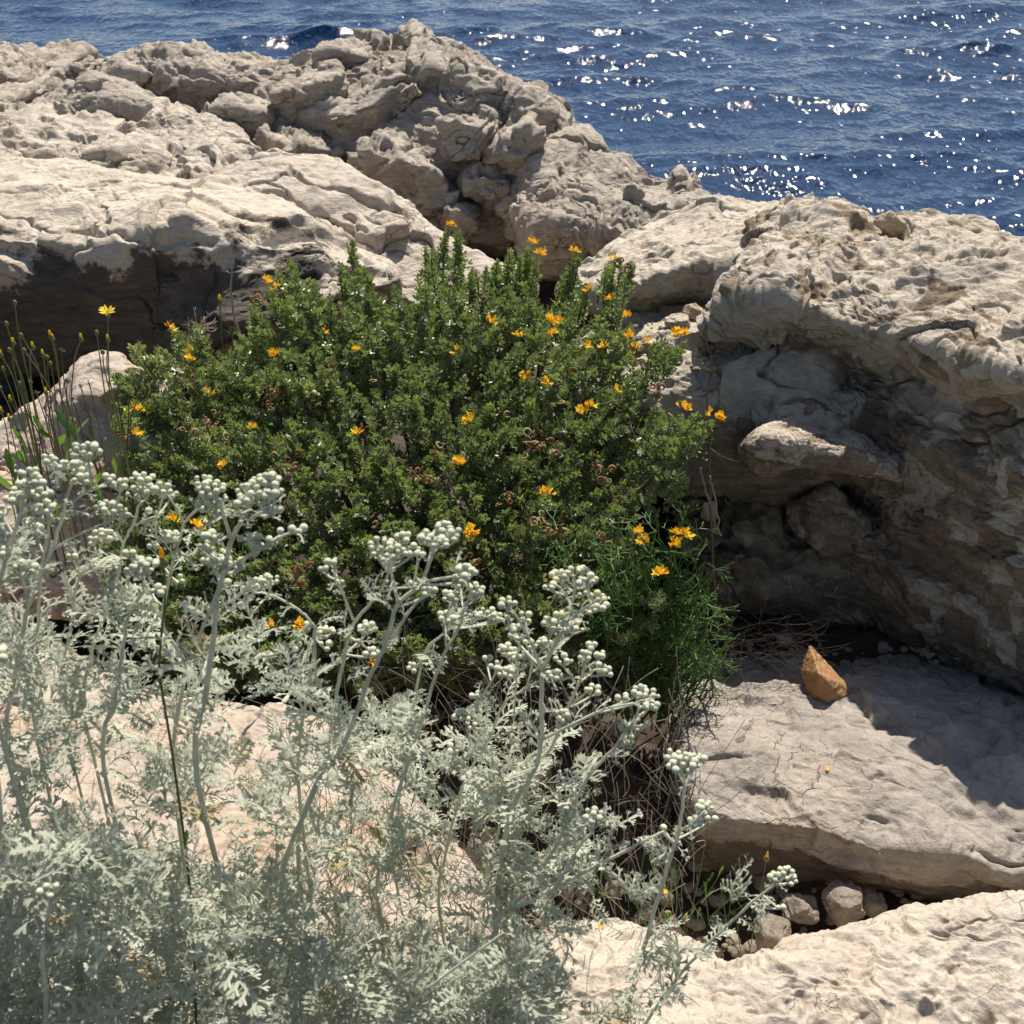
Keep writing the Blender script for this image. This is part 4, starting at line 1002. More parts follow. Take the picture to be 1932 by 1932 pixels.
# ---- yellow daisies on the left
def daisy_head(sd, n=26, R0=.0115, up=.15):
    rr = np.random.default_rng(sd); mb = MB(); g = []; nn = []
    for k in range(n):
        an = k * 6.283 / n * 2 + rr.normal() * .1; el = up + rr.uniform(-.1, .35)
        g.append((math.cos(an) * math.cos(el), math.sin(an) * math.cos(el), math.sin(el))); nn.append((0, 0, 1))
    g = np.array(g); mb.inst(petal(1, .13, .05), frames(g, np.array(nn, float)), g * .002, rr.uniform(.8, 1.05, n) * R0, rr.random(n))
    me = mesh_from('flower_head', np.vstack(mb.V), [np.vstack(mb.Q)], True, {'var': np.concatenate(mb.A), 'edge': np.concatenate(mb.E)}); me.materials.append(M_YPETAL); return me
DH = daisy_head(1)
BV, BT = ico(2)
def bud_mesh(name, mat, w, h, tip):
    V = BV.copy(); V[:, 2] = V[:, 2] * h; k = w * (1 - .35 * np.clip(V[:, 2] / h, 0, 1)); V[:, 0] *= k; V[:, 1] *= k
    me = mesh_from(name, V, [BT], True, {'var': np.clip(.5 + V[:, 2] / h * .5 * tip, 0, 1), 'edge': np.zeros(len(V))}); me.materials.append(mat); return me
GB = bud_mesh('green_bud', M_STALK, .0034, .0045, .2)
TB = bud_mesh('withered_petals', M_YPETAL, .0022, .0042, .3)
def crp(cx, cy): return cx * .1981, 553 + cy * .1981
hd = [(1030, 215, 3, 1000, 900), (480, 410, 2, 540, 800), (505, 440, 2, 545, 850), (775, 440, 2, 620, 800), (920, 375, 1, 990, 1000), (1030, 450, 2, 1090, 1000), (978, 560, 1, 1060, 900), (410, 590, 2, 420, 900), (315, 520, 2, 250, 700), (130, 480, 2, 200, 900), (60, 290, 1, 230, 900), (140, 90, 1, 250, 700), (230, 545, 1, 700, 1200), (10, 590, 2, 200, 1100), (450, 610, 1, 460, 1000), (480, 670, 1, 500, 1000),
      (640, 830, 1, 700, 1300), (100, 1020, 2, 330, 1500), (90, 1200, 2, 160, 1500), (15, 1130, 2, 60, 1500), (190, 860, 1, 300, 1300), (90, 540, 1, 300, 1200), (290, 850, 1, 420, 1400), (0, 900, 1, 200, 1400), (770, 900, 0, 900, 1400), (850, 860, 0, 960, 1400), (690, 1020, 0, 800, 1400), (1110, 940, 0, 1150, 1300), (180, 1310, 0, 260, 1600), (130, 1560, 0, 220, 1800), (400, 1340, 0, 380, 1700), (560, 930, 0, 640, 1500), (350, 960, 0, 520, 1500), (1230, 950, 0, 1150, 1400), (1330, 980, 0, 1200, 1400),
      (200, 400, 1, 450, 1000), (585, 560, 0, 700, 1200), (500, 1000, 0, 560, 1500), (440, 950, 2, 520, 1500), (30, 720, 1, 260, 1300), (420, 1100, 0, 600, 1600), (250, 1130, 0, 430, 1600)]
bs = Q(150, 1010, 1.62); bs[2] = 7 - 1.33
dz = thing('daisy_clump', bs, 'airy clump of thin stalked yellow hawkbit daisies and buds, left of the shrub', 'wildflower')
rr = np.random.default_rng(31)
for k, (cx, cy, kind, bx, by) in enumerate(hd):
    x, y = crp(cx, cy); xb, yb = crp(bx, by); h = 1.52 + rr.normal() * .03
    T = Q(x, y, h); a = Q(xb + 12, yb + 60, h + .05); a2 = a + (a - Q(xb, yb, h + .04)) * 2.5; a2[2] = min(a2[2], a[2] - .05)
    m = Q(xb, yb, h + .02) * .5 + T * .5 + rr.normal(size=3) * .004
    mb = MB(); P = resample(np.array([a2, a, m, T]), 14); mb.tube(P, np.linspace(.0013, .0008, 14), 5, rr.uniform(.2, 1))
    if kind == 0:
        for j in range(7): mb.tube(bez(T, T + rr.normal(size=3) * .002, T + unit(rr.normal(size=3) + [0, 0, .8]) * .006, 3), .0006, 3, 1)
    st = mb.build('stalk', M_STALK if kind else M_WOOD, dz)
    if kind: child('bud', GB, st, T)
    if kind == 2: child('withered_petals', TB, st, T + np.array([0, 0, .006]))
    if kind == 3: child('flower_head', DH, st, T + np.array([0, 0, .005]), (.1, .12, 0))
mb = MB()
for k in range(46):
    x, y = rr.uniform(20, 230), rr.uniform(790, 1000); p = Q(x, y, 1.56 + rr.normal() * .04)
    d = unit(np.array([rr.normal() * .5, rr.normal() * .4, 1])); R_ = frames(d[None], rr.normal(size=(1, 3)))
    mb.inst(petal(1, .12, .15), R_, p[None], [rr.uniform(.025, .055)], rr.random())
mb.build('leaves', M_GREEN, dz)
# two more heads rising through the shrub top
for (x, y, kind, yb, lab) in [(415, 568, 2, 680, 'single yellow hawkbit bud on a thin stalk in front of the tall dry stalk'), (438, 628, 0, 720, 'spiky brown dead flower head just above the shrub leaves')]:
    T = Q(x, y, 1.98); a = Q(x + 6, yb, 2.0); t = thing('daisy_stalk', a, lab, 'wildflower')
    mb = MB(); mb.tube(resample(np.array([a - [0, 0, .1], a, T]), 9), .0014, 5, .4)
    if kind == 0:
        for j in range(22): mb.tube(bez(T, T, T + unit(rr.normal(size=3) + [0, 0, .7]) * .012, 3), .0006, 3, .1)
    st = mb.build('stalk', M_STALK, t)
    if kind: child('bud', GB, t, T, sc=1.3); child('petals', TB, t, T + np.array([0, 0, .008]), sc=1.5)
# dead umbel by the long boulder
c = Q(372, 612, 2.1); mb = MB()
mb.tube(np.array([c - [0, 0, .16], c - [0, 0, .08], c - [0, 0, .02]]), .0015, 5, .4)
for k in range(34):
    d = unit(rr.normal(size=3) + [0, 0, .6]); e = c - np.array([0, 0, .02]) + d * rr.uniform(.02, .045); mb.tube(bez(c - [0, 0, .02], (c + e) / 2, e, 4), .0006, 3, .6)
    for j in range(3): mb.tube(np.array([e, e + unit(d + rr.normal(size=3) * .5) * .01]), .0005, 3, .7)
tag(mb.build('dry_umbel', M_DRY, base=c), 'brown dead starry seed umbel in front of the dark side of the long boulder', 'seed head')

# ---- silver ragwort
def lobed(sd, pairs=5):
    rr = np.random.default_rng(sd); V = []; q = []
    def strip(p, ang, L, w0, w1, curl, z0, lift):
        n0 = len(V); d = np.array([math.sin(ang), math.cos(ang)]); s = np.array([d[1], -d[0]])
        for i, t in enumerate((0, .5, .85, 1.0)):
            w = w0 * (1 - t) + w1 * t if i < 3 else w1 * .35
            c = p + d * L * t; z = z0 + lift * t - curl * t * t
            V.append((*(c - s * w), z)); V.append((*(c + s * w), z + .02))
        for i in range(3): a = n0 + i * 2; q.append((a, a + 1, a + 3, a + 2))
        return p + d * L * .55, p + d * L, z0 + lift * .55 - curl * .3
    ax = lambda t: (np.array([.05 * math.sin(t * 3), t]), .16 * math.sin(t * 2.6) - .30 * t * t)
    n0 = len(V)
    for i in range(7):
        t = i / 6; c, z = ax(t); w = .022 + .035 * t
        V.append((c[0] - w, c[1], z)); V.append((c[0] + w, c[1], z + .01))
    for i in range(6): a = n0 + i * 2; q.append((a, a + 1, a + 3, a + 2))
    for k in range(pairs):
        t = .22 + .72 * k / (pairs - 1); L = (.20 + .17 * math.sin(math.pi * (t * .9))) * rr.uniform(.85, 1.1)
        for sg in (-1, 1):
            c, z = ax(t); an = sg * (1.05 - .35 * t) + rr.normal() * .08
            m, e, zm = strip(c, an, L, .022, .036, .10, z, .09 + rr.normal() * .03)
            for s2 in (-1, 1): strip(m, an + s2 * .62, L * .50, .018, .023, .03, zm, .02 + rr.normal() * .02)
    c, z = ax(1.0)
    for an in (-.4, 0, .4): strip(c - [0, .04], an, .17, .035, .03, .04, z, .02)
    V = np.array(V); return V, q, [], [0] * len(V)
LOB = [lobed(k, p) for k, p in enumerate((5, 4, 5, 6, 3))]
BUD = (np.array(ico(2)[0]) * np.array([1, 1, .92]), [], [tuple(t) for t in ico(2)[1]], list(np.clip(ico(2)[0][:, 2] * 3 - 2.1, 0, 1)))
A = lambda p: (p[0] * .3523, 765.6 + p[1] * .3523)
B = lambda p: (595.5 + p[0] * .3523, 935.8 + p[1] * .3523)
I = lambda p: (p[0], p[1])
# (map, ahead, radius, stem points from below up, side branches, heads (x, y, size, stalk start))
S = [
 (A, .72, 12, [(60, 1900), (80, 1450), (150, 1080), (210, 900), (290, 750), (350, 530), (385, 400)],
  [[(350, 400), (290, 300)], [(370, 530), (480, 450), (570, 430)], [(285, 770), (400, 700), (600, 610)], [(660, 740), (620, 670)]],
  [(460, 235, 80), (430, 320, 65), (350, 315, 48), (262, 282, 42), (440, 390, 45), (580, 385, 32), (640, 415, 52), (590, 545, 62), (645, 580, 48), (545, 530, 40)]),
 (A, .74, 10, [(200, 1800), (200, 1400), (205, 1130), (230, 850), (265, 640), (270, 560)], [], [(245, 540, 62), (225, 600, 45), (180, 660, 48), (160, 620, 40)]),
 (A, .66, 13, [(-60, 1500), (0, 950), (60, 740), (110, 570), (140, 440)], [[(0, 960), (40, 760), (-10, 620)], [(150, 1080), (120, 930), (60, 925)]],
  [(150, 360, 62), (130, 440, 70), (215, 470, 55), (85, 490, 50), (190, 400, 48), (5, 560, 48), (15, 700, 42), (130, 870, 68), (55, 930, 35), (0, 780, 40)]),
 (A, .76, 10, [(470, 1750), (490, 1320), (600, 1030), (640, 870), (660, 740), (725, 610), (750, 490)],
  [[(730, 640), (780, 610), (840, 590)]],
  [(760, 385, 62), (725, 465, 52), (800, 445, 35), (865, 445, 58), (915, 470, 32), (850, 575, 34), (790, 570, 22)]),
 (A, .78, 8, [(340, 1700), (380, 1180), (405, 980), (440, 900), (500, 820), (550, 730)], [[(430, 900), (395, 830)], [(500, 850), (560, 835), (600, 832)]],
  [(550, 690, 60), (500, 720, 35), (605, 700, 30), (380, 805, 24), (600, 832, 34), (640, 850, 22)]),
 (A, .68, 12, [(560, 1990), (620, 1550), (650, 1350), (690, 1120), (770, 990), (770, 930)], [[(700, 1110), (640, 1020), (620, 990)], [(790, 990), (840, 985)]],
  [(775, 860, 80), (710, 880, 48), (850, 985, 38), (615, 980, 48), (660, 1195, 24), (730, 1190, 24), (690, 785, 22), (740, 815, 28)]),
 (A, .74, 11, [(930, 2000), (990, 1400), (870, 1180), (900, 950), (950, 760), (985, 630), (1060, 550), (1080, 510)],
  [[(985, 715), (1080, 650), (1185, 585)], [(985, 630), (950, 560), (905, 485)], [(1070, 540), (1160, 590)]],
  [(1130, 440, 82), (1085, 400, 50), (1165, 500, 58), (1100, 530, 48), (1190, 575, 34), (925, 700, 48), (895, 690, 34), (815, 755, 26), (960, 930, 34)]),
 (A, .66, 17, [(1060, 2050), (1110, 1500), (1150, 1200), (1160, 1050), (1240, 720), (1320, 570), (1350, 500)],
  [[(1240, 720), (1190, 560), (1180, 500)], [(1340, 610), (1400, 570), (1450, 570)], [(1190, 890), (1400, 760), (1530, 690), (1590, 675)], [(1060, 1250), (1130, 1080), (1200, 900), (1260, 850)]],
  [(1330, 450, 70), (1440, 400, 66), (1400, 490, 70), (1470, 460, 45), (1300, 510, 45), (1455, 560, 46), (1380, 400, 45), (1130, 700, 52), (1105, 755, 46), (1135, 830, 56), (1200, 835, 44), (1290, 850, 42), (1385, 712, 36), (1370, 760, 34), (1465, 715, 44), (1595, 662, 38), (1515, 672, 22), (1200, 950, 26), (1310, 700, 30)]),
 (A, .72, 10, [(1600, 2050), (1640, 1560), (1680, 1330), (1685, 1190), (1610, 1100), (1490, 1030), (1400, 1000)], [[(1640, 1210), (1500, 1320), (1430, 1340)]],
  [(1390, 950, 62), (1450, 930, 42), (1340, 970, 40), (1430, 1340, 30), (1740, 1210, 54), (1745, 1285, 40), (1600, 1290, 26), (1690, 1475, 18), (1650, 1180, 30)]),
 (B, .70, 12, [(-100, 1900), (60, 1400), (110, 1080), (150, 880), (200, 690), (350, 510), (390, 400)],
  [[(360, 510), (430, 495), (520, 490)], [(200, 660), (130, 480), (90, 400)], [(190, 760), (240, 790), (290, 830)], [(230, 720), (275, 720)]],
  [(350, 250, 62), (320, 290, 40), (430, 300, 62), (465, 220, 46), (520, 290, 48), (390, 340, 45), (550, 315, 30), (500, 455, 26), (90, 350, 36), (50, 400, 34), (130, 455, 22), (275, 705, 54), (295, 840, 44), (230, 770, 18)]),
 (B, .66, 15, [(-180, 2200), (0, 1560), (100, 1420), (190, 1240), (270, 1020), (370, 800), (440, 580), (570, 460), (620, 320), (640, 270)],
  [[(440, 570), (400, 380), (400, 330)], [(570, 460), (660, 445), (750, 430)], [(410, 760), (500, 620), (570, 540)]],
  [(620, 220, 66), (690, 165, 56), (720, 235, 56), (590, 230, 40), (740, 180, 38), (660, 250, 50), (800, 400, 60), (780, 440, 40), (600, 510, 44), (560, 470, 24)]),
 (B, .70, 11, [(330, 2200), (430, 1620), (545, 1300), (630, 1000), (700, 820), (780, 680), (790, 600), (830, 540)], [[(700, 800), (690, 700), (720, 580)]],
  [(850, 495, 52), (810, 405, 52), (775, 470, 44), (730, 535, 54), (690, 640, 38), (720, 660, 30), (870, 520, 34)]),
 (B, .76, 8, [(420, 2000), (560, 920), (680, 740), (800, 670), (900, 640)], [], [(850, 640, 30), (920, 620, 46), (965, 645, 40), (1005, 655, 30), (820, 655, 20), (525, 915, 40)]),
 (B, .68, 15, [(960, 2300), (1000, 1900), (1060, 1650), (1180, 1450), (1210, 1290), (1215, 950), (1280, 800), (1330, 720), (1365, 600), (1395, 480)],
  [[(1365, 580), (1320, 500), (1270, 470)], [(1380, 650), (1440, 600), (1490, 570)], [(1215, 950), (1160, 800), (1090, 665), (1040, 600)], [(1225, 1300), (1380, 1220), (1550, 1140), (1700, 1110)], [(1280, 800), (1300, 720)]],
  [(1385, 400, 42), (1430, 395, 30), (1300, 425, 48), (1258, 485, 34), (1340, 420, 24), (1450, 450, 50), (1490, 460, 28), (1430, 520, 30), (1510, 545, 52), (1530, 590, 34), (1475, 610, 34), (1245, 670, 42), (1320, 650, 56), (1390, 700, 50), (1290, 720, 44), (1340, 700, 40),
   (1030, 575, 48), (1120, 635, 26), (1125, 665, 22), (1075, 710, 34), (1075, 755, 38), (1650, 1080, 38), (1740, 1040, 44), (1790, 1060, 52), (1800, 1120, 40)]),
 (B, .72, 11, [(1040, 2300), (1130, 1560), (1270, 1330), (1330, 1190), (1380, 1070), (1430, 950), (1465, 840)], [[(1440, 960), (1500, 930), (1540, 930)], [(1390, 1000), (1350, 930)], [(1380, 1110), (1450, 1050)]],
  [(1440, 850, 40), (1480, 805, 30), (1530, 850, 26), (1550, 935, 44), (1515, 900, 22), (1325, 880, 48), (1280, 960, 42), (1490, 1040, 46), (1335, 1210, 50), (1320, 1170, 40)]),
 (B, .74, 9, [(660, 2200), (700, 1900), (790, 1540), (930, 1300), (1010, 1110), (1130, 1020), (1160, 880)], [[(820, 1190), (930, 1010), (1000, 880)], [(1130, 1020), (1200, 990)], [(1060, 1200), (1080, 900), (1090, 780)]],
  [(1020, 825, 52), (1070, 860, 24), (1140, 790, 44), (1220, 790, 50), (1140, 850, 40), (1250, 840, 26), (1020, 945, 50), (915, 870, 30), (960, 905, 32), (1120, 910, 24), (860, 1065, 28), (790, 1175, 54), (830, 1230, 30)]),
 (B, .66, 11, [(1060, 2300), (1150, 2100), (1300, 1850), (1400, 1620), (1470, 1490), (1600, 1350), (1680, 1240), (1740, 1130)], [[(1150, 1700), (1300, 1580), (1480, 1430)], [(1680, 1250), (1740, 1230)], [(1470, 1490), (1490, 1440)]],
  [(1650, 1230, 34), (1680, 1300, 38), (1640, 1330, 20), (1765, 1230, 28), (1780, 1130, 30)]),
 (B, .74, 8, [(900, 2200), (1000, 1700), (1050, 1620), (930, 1380), (840, 1250)], [[(860, 1500), (780, 1420), (740, 1370)], [(1040, 1500), (1120, 1470)]], [(735, 1355, 40), (790, 1440, 18), (1125, 1450, 28)]),
 (B, .62, 9, [(1200, 2400), (1380, 1932), (1480, 1800), (1480, 1740)], [[(1500, 2000), (1530, 1870)]], [(1485, 1710, 56), (1455, 1730, 30), (1530, 1830, 30)]),
 (I, .62, 12, [(860, 2200), (930, 1760), (1000, 1700), (1190, 1600), (1250, 1570)], [], []),
 (I, .64, 14, [(1120, 2150), (1190, 1880), (1240, 1700), (1280, 1570), (1292, 1480)], [[(1280, 1570), (1310, 1550), (1330, 1530)], [(1270, 1590), (1250, 1570)]], [(1292, 1440, 88), (1270, 1425, 50), (1315, 1432, 46), (1330, 1524, 52), (1312, 1550, 40), (1340, 1545, 30), (1252, 1560, 18)]),
 (I, .64, 10, [(1090, 2200), (1200, 1960), (1290, 1830), (1400, 1720), (1462, 1668)], [[(1440, 1690), (1470, 1715)]], [(1484, 1646, 50), (1462, 1655, 36), (1495, 1660, 32), (1472, 1712, 20)]),
 (A, .56, 22, [(0, 3300), (60, 2900), (0, 2200), (-40, 1700), (-60, 1400)], [[(60, 2900), (120, 2550)]], [(-40, 1330, 80)]),
 (I, .50, 16, [(20, 2150), (85, 1932), (80, 1800), (95, 1700)], [], [(95, 1680, 60)]),
 (I, .54, 14, [(640, 2200), (660, 2000), (665, 1870)], [[(700, 2000), (790, 1880), (950, 1760)]], [(668, 1850, 60), (650, 1865, 40)]),
]
plants = []
pl = [('leftmost silver ragwort clump, cut by the left edge of the photo', -120, 180), ('silver ragwort clump with tall crowded bud heads just right of the leftmost clump', 180, 390),
      ('silver ragwort clump standing before the middle of the shrub, thick pale stems forking high', 390, 760), ('silver ragwort clump leaning right over the dark hollow, with widely branched stems', 760, 1100), ('low outlying silver ragwort stems at right, reaching before the slab', 1100, 2000)]
for lab, x0, x1 in pl:
    b = Q((max(x0, 0) + min(x1, 1500)) / 2, 1990, .68); b[2] = 7 - 1.22
    plants.append(thing('silver_ragwort', b, lab, 'ragwort', 'silver ragwort clumps in the foreground'))
def pick(x):
    for k, (l, a, b) in enumerate(pl):
        if a <= x < b: return k
    return 0 if x < 0 else 4
rr = np.random.default_rng(77)
allleaf = [MB() for _ in pl]
def put_leaf(mb, p, d, s, k=None, var=None, flat=0.5):
    n = unit(np.array([0, 0, 1.0]) * (1 if flat else 0) + rr.normal(size=3) * .45)
    T = LOB[int(rr.integers(0, len(LOB)))] if k is None else LOB[k]
    mb.inst(T, frames(unit(d)[None], n[None]), np.asarray(p)[None], [s], (np.clip(rr.normal() * .2 + .5, 0, .93) if rr.random() > .015 else 1.0) if var is None else var)
for mp, h, rpx, pts, brs, heads in S:
    sc = .3523 if mp is not I else 1.0
    xy = [mp(p) for p in pts]
    P = np.array([Q(x, y, h) for x, y in xy]); k = pick(xy[-1][0]); par = plants[k]
    # root it
    low = P[0]; foot = np.array([low[0] * .6 + WORLD[par.name][0] * .4, min(low[1], .72), 7 - 1.24])
    if low[2] > 7 - 1.15: P = np.vstack([foot, P])
    D0 = depth(P[-1]); R0 = .36 * rpx * D0 / F
    n = len(P) * 6; PP = resample(P, n) + rr.normal(size=(n, 3)) * .0003
    mb = MB(); mb.tube(PP, np.linspace(R0 * 1.15, R0 * .62, n), 8, rr.uniform(.3, .8))
    lf = MB(); nodes = [PP]
    for b in brs:
        Bp = np.array([Q(*mp(p), h - .012 * (i > 0)) for i, p in enumerate(b)]); Bp = resample(Bp, 10); nodes.append(Bp)
        mb.tube(Bp, np.linspace(R0 * .62, R0 * .42, 10), 7, rr.uniform(.4, 1))
    allp = np.vstack([PP[len(PP) // 2:]] + nodes[1:])
    hds = []
    for hd_ in heads:
        x, y = mp(hd_[:2]); dh = rr.normal() * .012; C = Q(x, y, h + dh); Rm = hd_[2] * (sc if mp is not I else .3523) * depth(C) / F * .96
        low_ = C - np.array([0, 0, Rm * 1.1])
        dist = np.linalg.norm(allp - low_, axis=1) + np.where(allp[:, 2] > low_[2] + .004, .03, 0)
        st = allp[int(dist.argmin())]
        cm = C - np.array([0, 0, Rm * .75]); cm = cm * .9 + st * .1
        mb.tube(bez(st, (st * .5 + cm * .5) + np.array([0, 0, -.002]), cm, 6), np.linspace(R0 * .45, .0011, 6), 6, .8)
        nb = max(3, int(4.2 * (Rm / .0052) ** 1.75)); rb0 = .0028
        bp = []
        for _ in range(nb * 30):
            v = rr.normal(size=3); v /= np.linalg.norm(v); v[2] = abs(v[2]) * .9 - .25
            c = C + v * Rm * np.array([1, .8, .8]) * rr.uniform(.72, 1.0)
            if all(np.linalg.norm(c - o) > .0049 for o in bp): bp.append(c)
            if len(bp) >= nb: break
        for c in bp:
            mb.tube(bez(cm, cm * .4 + c * .6 - np.array([0, 0, .002]), c, 4), .0007, 4, .9, cap=False)
        bp = np.array(bp); N = len(bp); ax = unit(np.array([0, 0, 1])) + (bp - cm) * 60
        nn = rr.normal(size=(N, 3)); fr = frames(nn, ax)
        ym = hd_[2] > 30 and mp is B and 1230 < hd_[0] < 1520 and hd_[1] < 760
        bm_ = MB(); bm_.inst(BUD, fr, bp, rb0 * rr.uniform(.68, 1.2, N), rr.uniform(.2, 1.0 if ym else .8, N)); hds.append(bm_)
        if rr.random() < .5: put_leaf(lf, st, unit(C - st + rr.normal(size=3) * .02), rr.uniform(.010, .018), 4)
    # leaves up the stem
    Lp = np.linalg.norm(np.diff(PP, axis=0), axis=1).sum(); nl = int(Lp / .030)
    for j in range(nl):
        t = (j + .5) / nl
        if t > .93 or (t > .45 and rr.random() < .6): continue
        i = int(t * (n - 1)); p = PP[i]; ax = unit(PP[min(i + 1, n - 1)] - PP[i - 1 if i else 0])
        o = unit(np.cross(ax, rr.normal(size=3))); d = o * .9 + ax * rr.uniform(.3, .9)
        s = (.052 - .038 * t) * rr.uniform(.7, 1.15)
        put_leaf(lf, p, d, s)
    for b in nodes[1:]:
        for j in (3,): put_leaf(lf, b[j], unit(b[j + 1] - b[j] + rr.normal(size=3) * .01), rr.uniform(.010, .022), 4)
    stem = mb.build('stem', M_SSTEM, par)
    if lf.V: lf.build('stem_leaves', M_SILVER, stem)
    for b in hds: b.build('bud_cluster', M_BUD, stem)

# dense basal foliage: shoots with leaves
POLY_D = np.array([(-80, 1500), (120, 1560), (260, 1600), (420, 1640), (560, 1690), (700, 1740), (860, 1790), (1000, 1800), (1060, 1850), (1100, 2000), (1100, 2120), (-80, 2120)], float)
POLY_M = np.array([(-80, 1150), (60, 1180), (240, 1200), (420, 1170), (560, 1200), (640, 1290), (760, 1330), (980, 1350), (1050, 1500), (1110, 1620), (1090, 1800), (1000, 1850), (800, 1800), (500, 1700), (200, 1600), (-80, 1540)], float)
def shoots(poly, N, h0, h1, smin, smax, nleaf, bb, minn=0):
    c = 0
    while c < N:
        x = rr.uniform(bb[0], bb[1]); y = rr.uniform(bb[2], bb[3])
        if not inside(x, y, poly): continue
        c += 1
        if minn and perlin(np.array([[x / 90, y / 90, .7]]), 97)[0] < minn: continue
        h = rr.uniform(h0, h1); tip = Q(x, y, h); k = pick(x)
        d = unit(np.array([rr.normal() * .3 + .1, rr.normal() * .3, 1])); L = rr.uniform(.03, .07)
        tone = np.clip(.48 + rr.normal() * .13, 0, 1)
        for j in range(nleaf):
            t = j / nleaf; an = j * 2.4 + rr.uniform(0, .6); a_ = unit(np.cross(d, [.3, .5, .8])); b_ = np.cross(d, a_)
            o = math.cos(an) * a_ + math.sin(an) * b_
            put_leaf(allleaf[k], tip - d * L * (1 - t), o * (1.1 - .6 * t) + d * (.3 + .7 * t), rr.uniform(smin, smax) * (1.1 - .45 * t), None, np.clip(tone + rr.normal() * .1, 0, .93) if rr.random() > .025 else 1.0)
shoots(POLY_D, 390, .52, .80, .030, .050, 7, (-80, 1100, 1500, 2120))
shoots(POLY_M, 185, .66, .84, .022, .042, 6, (-80, 1110, 1150, 1850), -.12)
for x, y, h in [(900, 1560, .72), (960, 1620, .7), (1000, 1500, .74), (1060, 1570, .72), (1160, 1560, .7), (1120, 1690, .68), (1190, 1700, .68), (1010, 1830, .62), (1060, 1760, .64), (1230, 1790, .64), (1130, 1920, .6), (1280, 1800, .64), (1250, 1880, .6), (1380, 1700, .66), (1050, 1620, .7), (1100, 1480, .72), (950, 1700, .66)]:
    for j in range(5):
        put_leaf(allleaf[pick(x)], Q(x, y, h), rr.normal(size=3) * .7 + [.3, 0, .8], rr.uniform(.024, .042))
for k, mb in enumerate(allleaf):
    if mb.V: mb.build('foliage', M_SILVER, plants[k])

# ---- weeds among the ragwort
def weed(label, pts, rad, flower, name='weed_stalk'):
    P = resample(np.array([Q(*p) for p in pts]), 16); t = thing(name, P[0], label, 'weed')
    mb = MB(); mb.tube(P, np.linspace(rad, rad * .6, 16), 6, .3)
    for j in range(3, 13, 2):
        mb.inst(petal(1, .09, .05), frames(unit(P[j] - P[j - 1] + rr.normal(size=3) * .004)[None], rr.normal(size=(1, 3))), P[j][None], [rr.uniform(.012, .022)], .3)
    st = mb.build('stalk', M_STALK, t)
    if flower:
        child('bud', GB, t, P[-1], sc=flower); child('petals', PETB, t, P[-1] + np.array([0, 0, .006 * flower]), sc=flower)
PETB = bud_mesh('petals', M_PETAL, .0016, .0058, .3)
weed('dark green weed stalk with an upright orange flower among the left bud heads', [(372, 2000, .62), (365, 1760, .62), (350, 1600, .64), (325, 1420, .66), (300, 1260, .68), (312, 1130, .70), (308, 1060, .70)], .0014, 1.25)
weed('slender weed with a closed orange bud in front of the slab lip', [(1395, 1860, .92), (1415, 1790, .95), (1432, 1700, .97), (1446, 1620, .97)], .0009, 1.25)
weed('thin weed with a small orange bud low in the dark hollow at right', [(1270, 1860, .9), (1290, 1780, .92), (1320, 1650, .95), (1338, 1540, .97)], .0009, 0)
weed('short stemmed orange bud above the bright cream boulder', [(1280, 1840, .92), (1288, 1780, .94), (1294, 1735, .95)], .0009, 1.2)
mb = MB()
for k in range(150):
    if k < 70: x, y, h = rr.uniform(620, 980), rr.uniform(1500, 1850), rr.uniform(.85, .98)
    elif k < 110: x, y, h = rr.uniform(180, 560), rr.uniform(960, 1250), rr.uniform(1.25, 1.45)
    else: x, y, h = rr.uniform(1080, 1420), rr.uniform(1620, 1780), rr.uniform(.95, 1.05)
    p = Q(x, y, h); d = unit(np.array([rr.normal() * .3, rr.normal() * .3, 1]))
    mb.inst(petal(1, .12, .1), frames(d[None], rr.normal(size=(1, 3))), p[None], [rr.uniform(.012, .035)], rr.random())
    mb.tube(bez(p - d * .05, p, p + d * .03, 4), .0007, 4, .5)
tag(mb.build('green_weeds', M_GREEN, base=Q(800, 1600, .9)), kind='stuff')
mb = MB()
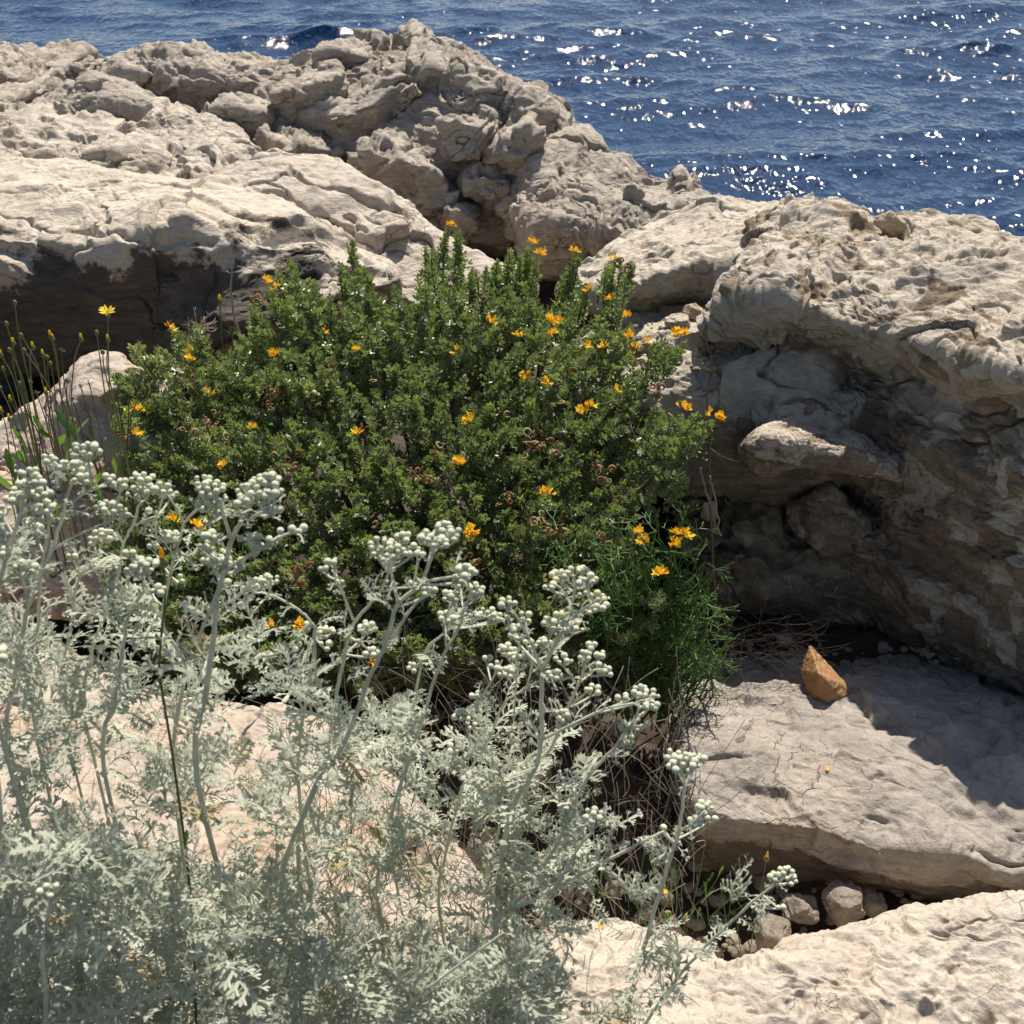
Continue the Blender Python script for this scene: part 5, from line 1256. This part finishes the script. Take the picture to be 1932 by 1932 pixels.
for x, y in [(1403, 1327), (820, 1905 - 20), (826, 1612), (1560, 1458), (1128, 1748), (1250, 1690)]:
    a = (966 - y) / F; z = 1.30 if x > 1350 else 1.2
    h = z * (CP + a * SP) / (SP - a * CP)
    if x > 1350: h = ahead(x, y, 'flat grey slab', h)
    p = Q(x, y, h) + np.array([0, 0, .004])
    mb.inst(petal(1, .4, .1), frames(rr.normal(size=(1, 3)) * [1, 1, .1], np.array([[0, 0, 1.]])), p[None], [.009], .3)
tag(mb.build('fallen_petals', M_PETAL, base=Q(1403, 1327, 1.2)), kind='stuff')


# ---------------------------------------------------------------- light and camera
w = bpy.data.worlds.new('World'); SC.world = w; w.use_nodes = True
nt = w.node_tree; bg = nt.nodes['Background']
sky = nt.nodes.new('ShaderNodeTexSky'); sky.sky_type = 'NISHITA'; sky.sun_disc = False
sky.sun_elevation = SUN_EL; sky.sun_rotation = SUN_AZ; sky.altitude = 10
nt.links.new(sky.outputs[0], bg.inputs['Color']); bg.inputs['Strength'].default_value = .07
sl = bpy.data.lights.new('sun', 'SUN'); sl.energy = 4.6; sl.angle = math.radians(.5); sl.color = (1, .94, .84)
so = bpy.data.objects.new('sun', sl); COL.objects.link(so); so.location = (0, 0, 20)
sd = Vector((math.sin(SUN_AZ) * math.cos(SUN_EL), math.cos(SUN_AZ) * math.cos(SUN_EL), math.sin(SUN_EL)))
so.rotation_euler = sd.to_track_quat('Z', 'Y').to_euler()
cd = bpy.data.cameras.new('camera'); co = bpy.data.objects.new('camera', cd); COL.objects.link(co)
co.location = CAM; co.rotation_euler = (math.pi / 2 - PITCH, 0, 0)
cd.sensor_width = 36; cd.lens = 18 / (966 / F); cd.clip_start = .02; cd.clip_end = 20000
cd.dof.use_dof = True; cd.dof.focus_distance = 1.75; cd.dof.aperture_fstop = 18
SC.camera = co
SC.view_settings.view_transform = 'Standard'; SC.view_settings.look = 'None'
SC.view_settings.exposure = .68; SC.view_settings.gamma = 1
SC.cycles.max_bounces = 6; SC.cycles.diffuse_bounces = 3; SC.cycles.glossy_bounces = 3
SC.cycles.sample_clamp_indirect = 6
SC.render.film_transparent = False
SC.cycles.use_denoising = True
